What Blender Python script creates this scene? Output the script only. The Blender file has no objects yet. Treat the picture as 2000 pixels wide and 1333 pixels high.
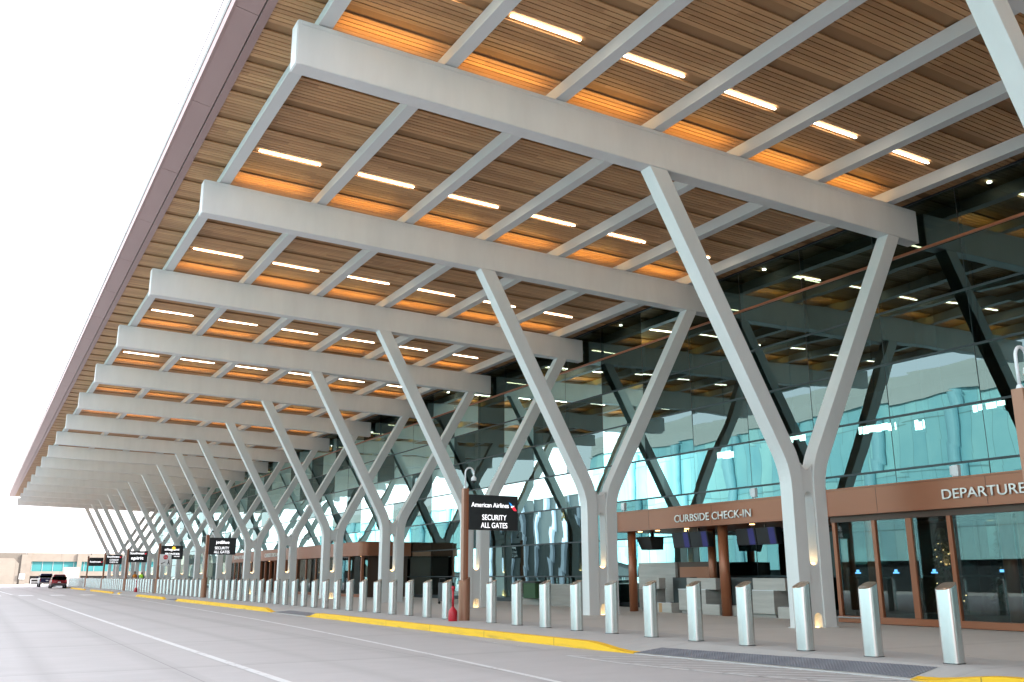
import bpy, bmesh, math, random
from mathutils import Vector, Matrix
random.seed(7)
R = math.radians
sc = bpy.context.scene
C = sc.collection

# ---------------------------------------------------------------- camera
YAW, PITCH, ROLL, CAMH, FPX = 0.51674, 0.24938, 0.0023, 1.3815, 1801.69
cam = bpy.data.cameras.new('camera')
cam.sensor_width = 36.0
cam.lens = FPX / 2000.0 * 36.0
cam.clip_start, cam.clip_end = 0.05, 3000
co = bpy.data.objects.new('camera', cam)
C.objects.link(co)
fw = Vector((math.sin(YAW) * math.cos(PITCH), math.cos(YAW) * math.cos(PITCH), math.sin(PITCH)))
r0 = Vector((math.cos(YAW), -math.sin(YAW), 0))
u0 = r0.cross(fw)
rt = r0 * math.cos(ROLL) - u0 * math.sin(ROLL)
up = r0 * math.sin(ROLL) + u0 * math.cos(ROLL)
co.matrix_world = Matrix(((rt.x, up.x, -fw.x, 0), (rt.y, up.y, -fw.y, 0), (rt.z, up.z, -fw.z, CAMH), (0, 0, 0, 1)))
sc.camera = co

# ---------------------------------------------------------------- sky, sun, exposure
SUN = Vector((0.80, -0.33, 0.50)).normalized()
w = bpy.data.worlds.new('World')
sc.world = w
w.use_nodes = True
nt = w.node_tree
nt.nodes.clear()
sky = nt.nodes.new('ShaderNodeTexSky')
sky.sky_type = 'NISHITA'
sky.sun_disc = False
sky.sun_elevation = math.asin(SUN.z)
sky.sun_rotation = math.atan2(SUN.x, SUN.y)
sky.air_density = 1.0
sky.dust_density = 3.0
sky.ozone_density = 0.6
bg = nt.nodes.new('ShaderNodeBackground')
bg.inputs[1].default_value = 0.15
wo = nt.nodes.new('ShaderNodeOutputWorld')
veil = nt.nodes.new('ShaderNodeMix')          # thin bright overcast veil over the blue
veil.data_type = 'RGBA'
veil.inputs[0].default_value = 0.82
veil.inputs[7].default_value = (3.36, 3.12, 3.20, 1)
nt.links.new(sky.outputs[0], veil.inputs[6])
nt.links.new(veil.outputs[2], bg.inputs[0])
nt.links.new(bg.outputs[0], wo.inputs[0])
sl = bpy.data.lights.new('sun', 'SUN')
sl.energy = 2.0
sl.angle = R(0.5)
sl.color = (1.0, 0.95, 0.87)
so = bpy.data.objects.new('sun', sl)
C.objects.link(so)
so.rotation_euler = SUN.to_track_quat('Z', 'Y').to_euler()
sc.view_settings.view_transform = 'Standard'
sc.view_settings.look = 'None'
sc.view_settings.gamma = 1.0
sc.view_settings.exposure = 2.75
sc.render.engine = 'CYCLES'
sc.cycles.max_bounces = 8
sc.cycles.use_adaptive_sampling = True
sc.cycles.sample_clamp_indirect = 6
sc.cycles.caustics_reflective = False
sc.cycles.caustics_refractive = False
sc.cycles.use_denoising = True

# ---------------------------------------------------------------- materials
MAT = {}


def mat(name, col, rough=0.5, metal=0.0, emit=None, es=0.0, noise=None, bump=None, spec=0.5):
    m = bpy.data.materials.new(name)
    m.use_nodes = True
    t = m.node_tree
    b = t.nodes['Principled BSDF']
    b.inputs['Base Color'].default_value = (*col, 1)
    b.inputs['Roughness'].default_value = rough
    b.inputs['Metallic'].default_value = metal
    b.inputs['Specular IOR Level'].default_value = spec
    if emit:
        b.inputs['Emission Color'].default_value = (*emit, 1)
        b.inputs['Emission Strength'].default_value = es
    tc = t.nodes.new('ShaderNodeTexCoord')
    if noise:                              # (scale vec, amount)
        mp = t.nodes.new('ShaderNodeMapping')
        mp.inputs['Scale'].default_value = noise[0]
        n = t.nodes.new('ShaderNodeTexNoise')
        n.inputs['Scale'].default_value = 1.0
        n.inputs['Detail'].default_value = 6.0
        n.inputs['Roughness'].default_value = 0.62
        t.links.new(tc.outputs['Object'], mp.inputs[0])
        t.links.new(mp.outputs[0], n.inputs['Vector'])
        cr = t.nodes.new('ShaderNodeValToRGB')
        a = noise[1]
        cr.color_ramp.elements[0].position = 0.3
        cr.color_ramp.elements[1].position = 0.7
        cr.color_ramp.elements[0].color = (*[c * (1 - a) for c in col], 1)
        cr.color_ramp.elements[1].color = (*[min(1, c * (1 + a)) for c in col], 1)
        t.links.new(n.outputs[0], cr.inputs[0])
        t.links.new(cr.outputs[0], b.inputs['Base Color'])
    if bump:                               # (scale vec, strength, distance)
        mp2 = t.nodes.new('ShaderNodeMapping')
        mp2.inputs['Scale'].default_value = bump[0]
        n2 = t.nodes.new('ShaderNodeTexNoise')
        n2.inputs['Scale'].default_value = 1.0
        n2.inputs['Detail'].default_value = 3.0
        bp = t.nodes.new('ShaderNodeBump')
        bp.inputs['Strength'].default_value = bump[1]
        bp.inputs['Distance'].default_value = bump[2]
        t.links.new(tc.outputs['Object'], mp2.inputs[0])
        t.links.new(mp2.outputs[0], n2.inputs['Vector'])
        t.links.new(n2.outputs[0], bp.inputs['Height'])
        t.links.new(bp.outputs[0], b.inputs['Normal'])
    MAT[name] = m
    return m


def node_math(t, op, a, b=None, clamp=False):
    n = t.nodes.new('ShaderNodeMath')
    n.operation = op
    n.use_clamp = clamp
    for i, v in enumerate((a, b)):
        if v is None:
            continue
        if isinstance(v, (int, float)):
            n.inputs[i].default_value = v
        else:
            t.links.new(v, n.inputs[i])
    return n.outputs[0]


def mixcol(t, f, a, b, mode='MIX'):
    n = t.nodes.new('ShaderNodeMix')
    n.data_type = 'RGBA'
    n.blend_type = mode
    for s, v in ((0, f), (6, a), (7, b)):
        if isinstance(v, (int, float)):
            n.inputs[s].default_value = v
        elif isinstance(v, tuple):
            n.inputs[s].default_value = (*v, 1)
        else:
            t.links.new(v, n.inputs[s])
    return n.outputs[2]


def coords(t, kind='Object'):
    tc = t.nodes.new('ShaderNodeTexCoord')
    sp = t.nodes.new('ShaderNodeSeparateXYZ')
    t.links.new(tc.outputs[kind], sp.inputs[0])
    return tc.outputs[kind], sp.outputs


def noise_node(t, vec, scale, detail=5, rough=0.6, dim='3D'):
    mp = t.nodes.new('ShaderNodeMapping')
    mp.inputs['Scale'].default_value = scale
    t.links.new(vec, mp.inputs[0])
    n = t.nodes.new('ShaderNodeTexNoise')
    n.inputs['Scale'].default_value = 1
    n.inputs['Detail'].default_value = detail
    n.inputs['Roughness'].default_value = rough
    t.links.new(mp.outputs[0], n.inputs['Vector'])
    return n.outputs[0]


def concrete(name, col, joints=None, rough=0.85, stain=0.16, tint=None):
    m = bpy.data.materials.new(name)
    m.use_nodes = True
    t = m.node_tree
    b = t.nodes['Principled BSDF']
    b.inputs['Roughness'].default_value = rough
    vec, xyz = coords(t)
    n1 = noise_node(t, vec, (0.18, 0.09, 0.2), 4)
    n2 = noise_node(t, vec, (0.9, 2.2, 1.2), 6, 0.65)
    n3 = noise_node(t, vec, (45, 45, 45), 3, 0.7)
    k = node_math(t, 'MULTIPLY_ADD', n1, 1.0)
    s = node_math(t, 'ADD', node_math(t, 'MULTIPLY', n1, 0.9), node_math(t, 'MULTIPLY', n2, 0.7))
    s = node_math(t, 'ADD', s, node_math(t, 'MULTIPLY', n3, 0.4))
    s = node_math(t, 'SUBTRACT', s, 1.0)
    v = node_math(t, 'MULTIPLY_ADD', s, stain * 2.4)
    t.nodes[-1].inputs[2].default_value = 1.0
    base = mixcol(t, 1.0, tuple(col), v, 'MULTIPLY')
    st = noise_node(t, vec, (0.35, 5.5, 1.0), 5, 0.7)       # broom streaks across the slab
    base = mixcol(t, node_math(t, 'MULTIPLY', node_math(t, 'SUBTRACT', st, 0.35, clamp=True), 0.38), base, tuple(c * 0.72 for c in col))
    pa = noise_node(t, vec, (0.22, 0.55, 1.0), 2, 0.4)      # damp dark patches
    pf = node_math(t, 'MULTIPLY', node_math(t, 'SUBTRACT', pa, 0.60, clamp=True), 3.0, clamp=True)
    base = mixcol(t, node_math(t, 'MULTIPLY', pf, 0.45), base, tuple(c * 0.6 for c in col))
    if name == 'road_concrete':                             # faint tyre tracks along the lanes
        for cx_ in (1.1, 2.8, 5.3, 6.9):
            q = node_math(t, 'ABSOLUTE', node_math(t, 'SUBTRACT', xyz[0], cx_))
            q = node_math(t, 'SUBTRACT', 1.0, node_math(t, 'DIVIDE', q, 0.28), clamp=True)
            q = node_math(t, 'MULTIPLY', q, node_math(t, 'MULTIPLY', n1, 0.42))
            base = mixcol(t, q, base, tuple(c * 0.45 for c in col))
    # dark spots (gum, oil)
    vo = t.nodes.new('ShaderNodeTexVoronoi')
    vo.inputs['Scale'].default_value = 0.8
    t.links.new(vec, vo.inputs['Vector'])
    spot = node_math(t, 'LESS_THAN', vo.outputs['Distance'], 0.022)
    base = mixcol(t, node_math(t, 'MULTIPLY', spot, 0.55), base, tuple(c * 0.35 for c in col))
    if joints:
        for ax, (per, off, wd) in joints.items():
            q = node_math(t, 'ADD', xyz['XYZ'.index(ax)], off)
            q = node_math(t, 'MODULO', node_math(t, 'ADD', q, per * 400), per)
            line = node_math(t, 'LESS_THAN', q, wd)
            base = mixcol(t, node_math(t, 'MULTIPLY', line, 0.6), base, tuple(c * 0.4 for c in col))
            # soiled margin beside the joint
            mg = node_math(t, 'LESS_THAN', q, wd * 9)
            base = mixcol(t, node_math(t, 'MULTIPLY', node_math(t, 'MULTIPLY', mg, n2), 0.2), base, tuple(c * 0.55 for c in col))
    t.links.new(base, b.inputs['Base Color'])
    bp = t.nodes.new('ShaderNodeBump')
    bp.inputs['Strength'].default_value = 0.25
    bp.inputs['Distance'].default_value = 0.01
    t.links.new(n3, bp.inputs['Height'])
    t.links.new(bp.outputs[0], b.inputs['Normal'])
    MAT[name] = m
    return m


def worn_paint(name, col, under, wear=0.45):
    m = bpy.data.materials.new(name)
    m.use_nodes = True
    t = m.node_tree
    b = t.nodes['Principled BSDF']
    b.inputs['Roughness'].default_value = 0.7
    vec, xyz = coords(t)
    n = noise_node(t, vec, (6, 6, 6), 8, 0.75)
    n2 = noise_node(t, vec, (0.7, 0.7, 0.7), 3)
    s = node_math(t, 'ADD', node_math(t, 'MULTIPLY', n, 0.7), node_math(t, 'MULTIPLY', n2, 0.3))
    f = node_math(t, 'MULTIPLY', node_math(t, 'SUBTRACT', s, wear), 14, clamp=True)
    c = mixcol(t, f, tuple(under), tuple(col))
    if name == 'kerb_yellow':
        q = node_math(t, 'MODULO', node_math(t, 'ADD', xyz[1], 901.2), 3.0)
        c = mixcol(t, node_math(t, 'MULTIPLY', node_math(t, 'LESS_THAN', q, 0.02), 0.7), c, (0.12, 0.08, 0.03))
        sc_ = noise_node(t, vec, (9, 1.3, 14), 4, 0.6)
        low = node_math(t, 'SUBTRACT', 1.0, node_math(t, 'DIVIDE', xyz[2], 0.13), clamp=True)
        g = node_math(t, 'MULTIPLY', node_math(t, 'SUBTRACT', sc_, 0.50, clamp=True), 5.0, clamp=True)
        c = mixcol(t, node_math(t, 'MULTIPLY', node_math(t, 'MULTIPLY', g, low), 0.6), c, (0.16, 0.12, 0.07))
    t.links.new(c, b.inputs['Base Color'])
    MAT[name] = m
    return m


concrete('road_concrete', (0.415, 0.41, 0.415), {'Y': (6.0, 2.2, 0.035), 'X': (4.2, 1.3, 0.02)}, stain=0.13)
concrete('walk_concrete', (0.49, 0.475, 0.45), {'Y': (6.0, 0.7, 0.02)}, stain=0.10)
concrete('band_concrete', (0.45, 0.452, 0.45), {'Y': (3.0, 0.7, 0.012)}, stain=0.08)
concrete('wall_concrete', (0.235, 0.205, 0.175), {'Y': (9.0, 2.0, 0.05), 'X': (9.0, 2.0, 0.05)}, stain=0.2)
concrete('ground_far', (0.42, 0.41, 0.40), None, stain=0.1)
worn_paint('line_white', (0.62, 0.64, 0.65), (0.40, 0.40, 0.41), 0.40)
worn_paint('line_faded', (0.62, 0.63, 0.64), (0.40, 0.40, 0.41), 0.52)
worn_paint('kerb_yellow', (0.80, 0.47, 0.015), (0.62, 0.36, 0.03), 0.30)
mat('steel_paint', (0.65, 0.65, 0.645), 0.42, noise=((1.6, 1.6, 0.35), 0.05), bump=((9, 9, 9), 0.04, 0.01))
mat('purlin_paint', (0.61, 0.62, 0.62), 0.45)
mat('fascia_metal', (0.36, 0.245, 0.235), 0.42, 0.35, noise=((0.1, 0.1, 0.1), 0.06))
mat('bronze_metal', (0.29, 0.098, 0.045), 0.36, 0.25, noise=((0.4, 0.2, 0.3), 0.06))
mat('bronze_pole', (0.29, 0.14, 0.085), 0.42, 0.2)
mat('bronze_dark', (0.07, 0.035, 0.022), 0.45, 0.3)
mat('stone_counter', (0.42, 0.39, 0.36), 0.55, noise=((0.8, 0.8, 9.0), 0.12))
mat('stone_wall', (0.31, 0.28, 0.255), 0.7, noise=((0.6, 0.6, 6.0), 0.14))
mat('mullion_dark', (0.035, 0.045, 0.05), 0.4, 0.3)
mat('black_plastic', (0.012, 0.013, 0.015), 0.35)
mat('dark_panel', (0.02, 0.022, 0.022), 0.4)
mat('screen_blue', (0.02, 0.02, 0.09), 0.3, emit=(0.05, 0.05, 0.45), es=0.02)
mat('screen_cyan', (0.02, 0.05, 0.09), 0.3, emit=(0.12, 0.45, 0.85), es=0.25)
mat('red_plastic', (0.42, 0.008, 0.02), 0.4, noise=((30, 30, 30), 0.15))
mat('white_plastic', (0.70, 0.71, 0.73), 0.35)
mat('sign_white', (0.78, 0.78, 0.78), 0.5)
mat('sign_red', (0.6, 0.03, 0.04), 0.5)
mat('letter_steel', (0.85, 0.85, 0.82), 0.4)
mat('gold_vinyl', (0.55, 0.50, 0.22), 0.5)
mat('led_white', (0.8, 0.8, 0.8), 0.5, emit=(0.95, 0.95, 1.0), es=0.24)
mat('led_blue', (0.02, 0.2, 0.6), 0.5, emit=(0.05, 0.35, 0.9), es=0.2)
mat('led_red', (0.6, 0.02, 0.04), 0.5, emit=(0.85, 0.03, 0.06), es=0.18)
mat('led_orange', (0.8, 0.4, 0.02), 0.5, emit=(0.95, 0.5, 0.05), es=0.22)
mat('lamp_warm', (1, 0.9, 0.7), 0.5, emit=(1.0, 0.86, 0.66), es=4.2)
mat('lamp_line_interior', (1, 0.9, 0.7), 0.5, emit=(1.0, 0.85, 0.55), es=2.5)
mat('lamp_amber', (1, 0.6, 0.2), 0.5, emit=(1.0, 0.58, 0.15), es=2.35)
mat('lamp_down', (1, 0.7, 0.4), 0.5, emit=(1.0, 0.60, 0.24), es=1.4)
mat('lamp_niche', (1, 0.7, 0.4), 0.5, emit=(1.0, 0.68, 0.30), es=1.2)
mat('display_light', (0.7, 0.9, 0.9), 0.5, emit=(0.75, 1.0, 0.95), es=4.5)
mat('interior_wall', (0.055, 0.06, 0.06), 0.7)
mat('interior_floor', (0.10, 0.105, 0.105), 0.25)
mat('roof_top', (0.35, 0.34, 0.33), 0.8)
mat('cardboard', (0.45, 0.27, 0.13), 0.7)
mat('skin', (0.35, 0.19, 0.13), 0.5)
mat('vest_lime', (0.42, 0.80, 0.04), 0.7, emit=(0.42, 0.8, 0.04), es=0.0)
mat('vest_orange', (0.75, 0.25, 0.03), 0.7)
mat('vest_silver', (0.6, 0.6, 0.6), 0.35)
mat('jacket_dark', (0.05, 0.06, 0.045), 0.8)
mat('trouser_dark', (0.03, 0.035, 0.05), 0.85)
mat('boot', (0.05, 0.03, 0.02), 0.7)
mat('car_navy', (0.012, 0.016, 0.06), 0.22, 0.4)
mat('rim_silver_sunlit_body', (0.45, 0.47, 0.5), 0.28, 0.6)
mat('car_red', (0.20, 0.010, 0.018), 0.22, 0.3)
mat('car_trim', (0.045, 0.045, 0.05), 0.5)
mat('car_glass', (0.015, 0.018, 0.022), 0.06)
mat('tyre', (0.015, 0.015, 0.016), 0.85)
mat('tail_red', (0.5, 0.01, 0.02), 0.25)
mat('chrome', (0.6, 0.6, 0.62), 0.15, 1.0)
mat('leaf_dark', (0.03, 0.08, 0.03), 0.7)
mat('garage_pier', (0.24, 0.48, 0.56), 0.5)
mat('garage_white', (0.40, 0.42, 0.42), 0.6, noise=((0.1, 0.1, 0.6), 0.05))
mat('garage_dark', (0.03, 0.04, 0.045), 0.3)
mat('fin_white', (0.30, 0.36, 0.46), 0.5)
mat('ribbon_glass', (0.07, 0.28, 0.30), 0.12, 0.2)
mat('plinth_granite', (0.05, 0.05, 0.052), 0.35)


def mk_wood():
    m = bpy.data.materials.new('wood_slats')
    m.use_nodes = True
    t = m.node_tree
    b = t.nodes['Principled BSDF']
    b.inputs['Roughness'].default_value = 0.5
    vec, xyz = coords(t)
    row = node_math(t, 'FLOOR', node_math(t, 'DIVIDE', node_math(t, 'ADD', xyz[1], 1000.0), 0.1500))
    wn = t.nodes.new('ShaderNodeTexWhiteNoise')
    wn.noise_dimensions = '1D'
    t.links.new(row, wn.inputs['W'])
    blk = node_math(t, 'FLOOR', node_math(t, 'ADD', node_math(t, 'DIVIDE', xyz[0], 2.885), node_math(t, 'MULTIPLY', wn.outputs[0], 3.0)))
    wn2 = t.nodes.new('ShaderNodeTexWhiteNoise')
    wn2.noise_dimensions = '2D'
    cb = t.nodes.new('ShaderNodeCombineXYZ')
    t.links.new(row, cb.inputs[0])
    t.links.new(blk, cb.inputs[1])
    t.links.new(cb.outputs[0], wn2.inputs['Vector'])
    g = noise_node(t, vec, (1.2, 26, 8), 7, 0.65)
    f = node_math(t, 'ADD', node_math(t, 'MULTIPLY', wn2.outputs[0], 0.55), node_math(t, 'MULTIPLY', g, 0.45))
    cr = t.nodes.new('ShaderNodeValToRGB')
    e = cr.color_ramp.elements
    e[0].position, e[1].position = 0.12, 0.88
    e[0].color = (0.33, 0.172, 0.075, 1)
    e[1].color = (0.56, 0.325, 0.155, 1)
    t.links.new(f, cr.inputs[0])
    t.links.new(cr.outputs[0], b.inputs['Base Color'])
    MAT['wood_slats'] = m
    mat('wood_recess', (0.30, 0.17, 0.08), 0.8)


mk_wood()


def mk_steel():
    m = bpy.data.materials.new('brushed_steel')
    m.use_nodes = True
    t = m.node_tree
    b = t.nodes['Principled BSDF']
    b.inputs['Metallic'].default_value = 1.0
    vec, xyz = coords(t)
    n = noise_node(t, vec, (160, 160, 2.0), 4, 0.6)
    n2 = noise_node(t, vec, (3, 3, 2), 3, 0.6)
    cr = mixcol(t, n, (0.71, 0.705, 0.70), (0.76, 0.755, 0.745))
    t.links.new(cr, b.inputs['Base Color'])
    b.inputs['Roughness'].default_value = 0.27
    MAT['brushed_steel'] = m


mk_steel()


def mk_glass(name, refl, trans, fac, wav=0.012, scale=(0.35, 0.35, 0.5)):
    m = bpy.data.materials.new(name)
    m.use_nodes = True
    t = m.node_tree
    t.nodes.clear()
    out = t.nodes.new('ShaderNodeOutputMaterial')
    gl = t.nodes.new('ShaderNodeBsdfGlossy')
    gl.inputs['Roughness'].default_value = 0.0
    gl.inputs['Color'].default_value = (*refl, 1)
    tr = t.nodes.new('ShaderNodeBsdfTransparent')
    tr.inputs['Color'].default_value = (*trans, 1)
    fr = t.nodes.new('ShaderNodeLayerWeight')
    fr.inputs['Blend'].default_value = 0.22
    f = node_math(t, 'MULTIPLY_ADD', fr.outputs['Fresnel'], 1.0 - fac, clamp=True)
    t.nodes[-1].inputs[2].default_value = fac
    if wav:
        vec, xyz = coords(t)
        n = noise_node(t, vec, scale, 1.5, 0.45)
        bp = t.nodes.new('ShaderNodeBump')
        bp.inputs['Strength'].default_value = 1.0
        bp.inputs['Distance'].default_value = wav
        t.links.new(n, bp.inputs['Height'])
        t.links.new(bp.outputs[0], gl.inputs['Normal'])
    mx = t.nodes.new('ShaderNodeMixShader')
    t.links.new(f, mx.inputs[0])
    t.links.new(tr.outputs[0], mx.inputs[1])
    t.links.new(gl.outputs[0], mx.inputs[2])
    t.links.new(mx.outputs[0], out.inputs[0])
    MAT[name] = m


mk_glass('facade_glass', (0.54, 0.80, 0.80), (0.09, 0.13, 0.12), 0.17, 0.011, (0.9, 0.26, 0.42))
mk_glass('door_glass', (0.8, 0.9, 0.9), (0.6, 0.66, 0.64), 0.05, 0.0)


def mk_garage_panel():
    m = bpy.data.materials.new('garage_panel')
    m.use_nodes = True
    t = m.node_tree
    b = t.nodes['Principled BSDF']
    b.inputs['Roughness'].default_value = 0.45
    vec, xyz = coords(t)
    py = node_math(t, 'FLOOR', node_math(t, 'DIVIDE', xyz[1], 1.6))
    pz = node_math(t, 'FLOOR', node_math(t, 'DIVIDE', xyz[2], 5.2))
    cb = t.nodes.new('ShaderNodeCombineXYZ')
    t.links.new(py, cb.inputs[0])
    t.links.new(pz, cb.inputs[1])
    wn = t.nodes.new('ShaderNodeTexWhiteNoise')
    wn.noise_dimensions = '2D'
    t.links.new(cb.outputs[0], wn.inputs['Vector'])
    n = noise_node(t, vec, (0.3, 0.5, 0.35), 3, 0.5)
    f = node_math(t, 'ADD', node_math(t, 'MULTIPLY', wn.outputs[0], 0.45), node_math(t, 'MULTIPLY', n, 0.55))
    c = mixcol(t, f, (0.15, 0.40, 0.50), (0.42, 0.72, 0.72))
    for s, per, wd in ((xyz[1], 1.6, 0.05), (xyz[2], 5.2, 0.12)):
        q = node_math(t, 'MODULO', node_math(t, 'ADD', s, per * 300), per)
        c = mixcol(t, node_math(t, 'MULTIPLY', node_math(t, 'LESS_THAN', q, wd), 0.55), c, (0.08, 0.13, 0.14))
    t.links.new(c, b.inputs['Base Color'])
    MAT['garage_panel'] = m


mk_garage_panel()


def mk_dome():
    m = bpy.data.materials.new('tactile_paving')
    m.use_nodes = True
    t = m.node_tree
    b = t.nodes['Principled BSDF']
    b.inputs['Roughness'].default_value = 0.6
    vec, xyz = coords(t)
    q = []
    for s in (xyz[0], xyz[1]):
        a = node_math(t, 'SUBTRACT', node_math(t, 'MODULO', node_math(t, 'ADD', s, 60.0), 0.06), 0.03)
        q.append(node_math(t, 'MULTIPLY', a, a))
    d = node_math(t, 'SQRT', node_math(t, 'ADD', q[0], q[1]))
    h = node_math(t, 'LESS_THAN', d, 0.017)
    t.links.new(mixcol(t, h, (0.15, 0.16, 0.195), (0.25, 0.26, 0.29)), b.inputs['Base Color'])
    MAT['tactile_paving'] = m


mk_dome()


# ---------------------------------------------------------------- mesh helpers
class MB:
    def __init__(self):
        self.v, self.f = [], []

    def add(self, vs, fs):
        o = len(self.v)
        self.v += [tuple(p) for p in vs]
        self.f += [tuple(i + o for i in q) for q in fs]
        return self

    def box(self, x0, x1, y0, y1, z0, z1):
        vs = [(x, y, z) for z in (z0, z1) for y in (y0, y1) for x in (x0, x1)]
        return self.add(vs, [(0, 2, 3, 1), (4, 5, 7, 6), (0, 1, 5, 4), (2, 6, 7, 3), (0, 4, 6, 2), (1, 3, 7, 5)])

    def hexa(self, p):                     # 8 points: bottom 4 ccw, top 4 ccw
        return self.add(p, [(3, 2, 1, 0), (4, 5, 6, 7), (0, 1, 5, 4), (1, 2, 6, 5), (2, 3, 7, 6), (3, 0, 4, 7)])

    def sbox(self, x0, x1, y0, y1, za, zb, f):   # box whose z follows f(x)
        return self.hexa([(x0, y0, f(x0) + za), (x1, y0, f(x1) + za), (x1, y1, f(x1) + za), (x0, y1, f(x0) + za),
                          (x0, y0, f(x0) + zb), (x1, y0, f(x1) + zb), (x1, y1, f(x1) + zb), (x0, y1, f(x0) + zb)])

    def prism(self, loop, a0, a1, axis='y'):     # 2D loop extruded along an axis
        n = len(loop)
        def P(p, a):
            return {'y': (p[0], a, p[1]), 'z': (p[0], p[1], a), 'x': (a, p[0], p[1])}[axis]
        vs = [P(p, a0) for p in loop] + [P(p, a1) for p in loop]
        fs = [tuple(range(n)), tuple(range(2 * n - 1, n - 1, -1))]
        fs += [(i, i + n, (i + 1) % n + n, (i + 1) % n) for i in range(n)]
        return self.add(vs, fs)

    def cyl(self, c, r, z0, z1, n=20, r2=None):
        r2 = r if r2 is None else r2
        vs = [(c[0] + r * math.cos(2 * math.pi * i / n), c[1] + r * math.sin(2 * math.pi * i / n), z0) for i in range(n)]
        vs += [(c[0] + r2 * math.cos(2 * math.pi * i / n), c[1] + r2 * math.sin(2 * math.pi * i / n), z1) for i in range(n)]
        fs = [tuple(range(n - 1, -1, -1)), tuple(range(n, 2 * n))] + [(i, (i + 1) % n, (i + 1) % n + n, i + n) for i in range(n)]
        return self.add(vs, fs)

    def tube(self, pts, r, n=10):
        pts = [Vector(p) for p in pts]
        rings = []
        for i, p in enumerate(pts):
            d = (pts[min(i + 1, len(pts) - 1)] - pts[max(i - 1, 0)]).normalized()
            a = d.orthogonal().normalized() if i == 0 else (a - d * a.dot(d)).normalized()
            b = d.cross(a)
            rr = r[i] if isinstance(r, (list, tuple)) else r
            rings.append([p + (a * math.cos(2 * math.pi * k / n) + b * math.sin(2 * math.pi * k / n)) * rr for k in range(n)])
        vs = [q for g in rings for q in g]
        fs = [tuple(range(n - 1, -1, -1)), tuple(range((len(pts) - 1) * n, len(pts) * n))]
        for i in range(len(pts) - 1):
            for k in range(n):
                fs.append((i * n + k, i * n + (k + 1) % n, (i + 1) * n + (k + 1) % n, (i + 1) * n + k))
        return self.add(vs, fs)

    def lathe(self, prof, c=(0, 0, 0), n=24):
        vs = []
        for r, z in prof:
            vs += [(c[0] + r * math.cos(2 * math.pi * k / n), c[1] + r * math.sin(2 * math.pi * k / n), c[2] + z) for k in range(n)]
        m = len(prof)
        fs = [tuple(range(n - 1, -1, -1)), tuple(range((m - 1) * n, m * n))]
        for i in range(m - 1):
            for k in range(n):
                fs.append((i * n + k, i * n + (k + 1) % n, (i + 1) * n + (k + 1) % n, (i + 1) * n + k))
        return self.add(vs, fs)

    def ball(self, c, r, n=12, sz=1.0):
        prof = [(max(0.001, r * math.sin(math.pi * i / n)), -r * sz * math.cos(math.pi * i / n)) for i in range(n + 1)]
        return self.lathe(prof, c, n + 4)

    def build(self, name, m, parent=None, bevel=0.0, smooth=False, loc=(0, 0, 0), seg=2):
        me = bpy.data.meshes.new(name)
        me.from_pydata(self.v, [], self.f)
        bm = bmesh.new()
        bm.from_mesh(me)
        bmesh.ops.recalc_face_normals(bm, faces=bm.faces)
        bm.to_mesh(me)
        bm.free()
        me.materials.append(MAT[m] if isinstance(m, str) else m)
        if smooth:
            me.shade_smooth()
        o = bpy.data.objects.new(name, me)
        o.location = loc
        C.objects.link(o)
        if parent:
            o.parent = parent
        if bevel:
            bv = o.modifiers.new('bevel', 'BEVEL')
            bv.width = bevel
            bv.segments = seg
            bv.limit_method = 'ANGLE'
            bv.angle_limit = R(40)
        return o


def tag(o, label=None, cat=None, group=None, kind=None):
    if label:
        o['label'] = label
    if cat:
        o['category'] = cat
    if group:
        o['group'] = group
    if kind:
        o['kind'] = kind
    return o


def empty(name, loc=(0, 0, 0), rz=0.0):
    o = bpy.data.objects.new(name, None)
    o.location = loc
    o.rotation_euler = (0, 0, rz)
    o.empty_display_size = 0.2
    C.objects.link(o)
    return o


def struct(o):
    o['kind'] = 'structure'
    return o


def kids(o):
    return [c for c in bpy.data.objects if c.parent == o]


def copy_tree(o, parent=None):
    c = o.copy()
    C.objects.link(c)
    c.parent = parent
    for ch in kids(o):
        copy_tree(ch, c)
    return c


def ordinal(n):
    s = {1: 'st', 2: 'nd', 3: 'rd'}.get(n % 10 if n % 100 not in (11, 12, 13) else 0, 'th')
    return '%d%s' % (n, s)


WORDS = ['', 'first', 'second', 'third', 'fourth', 'fifth', 'sixth', 'seventh', 'eighth', 'ninth', 'tenth', 'eleventh',
         'twelfth', 'thirteenth', 'fourteenth', 'fifteenth', 'sixteenth', 'seventeenth', 'eighteenth']


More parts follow.
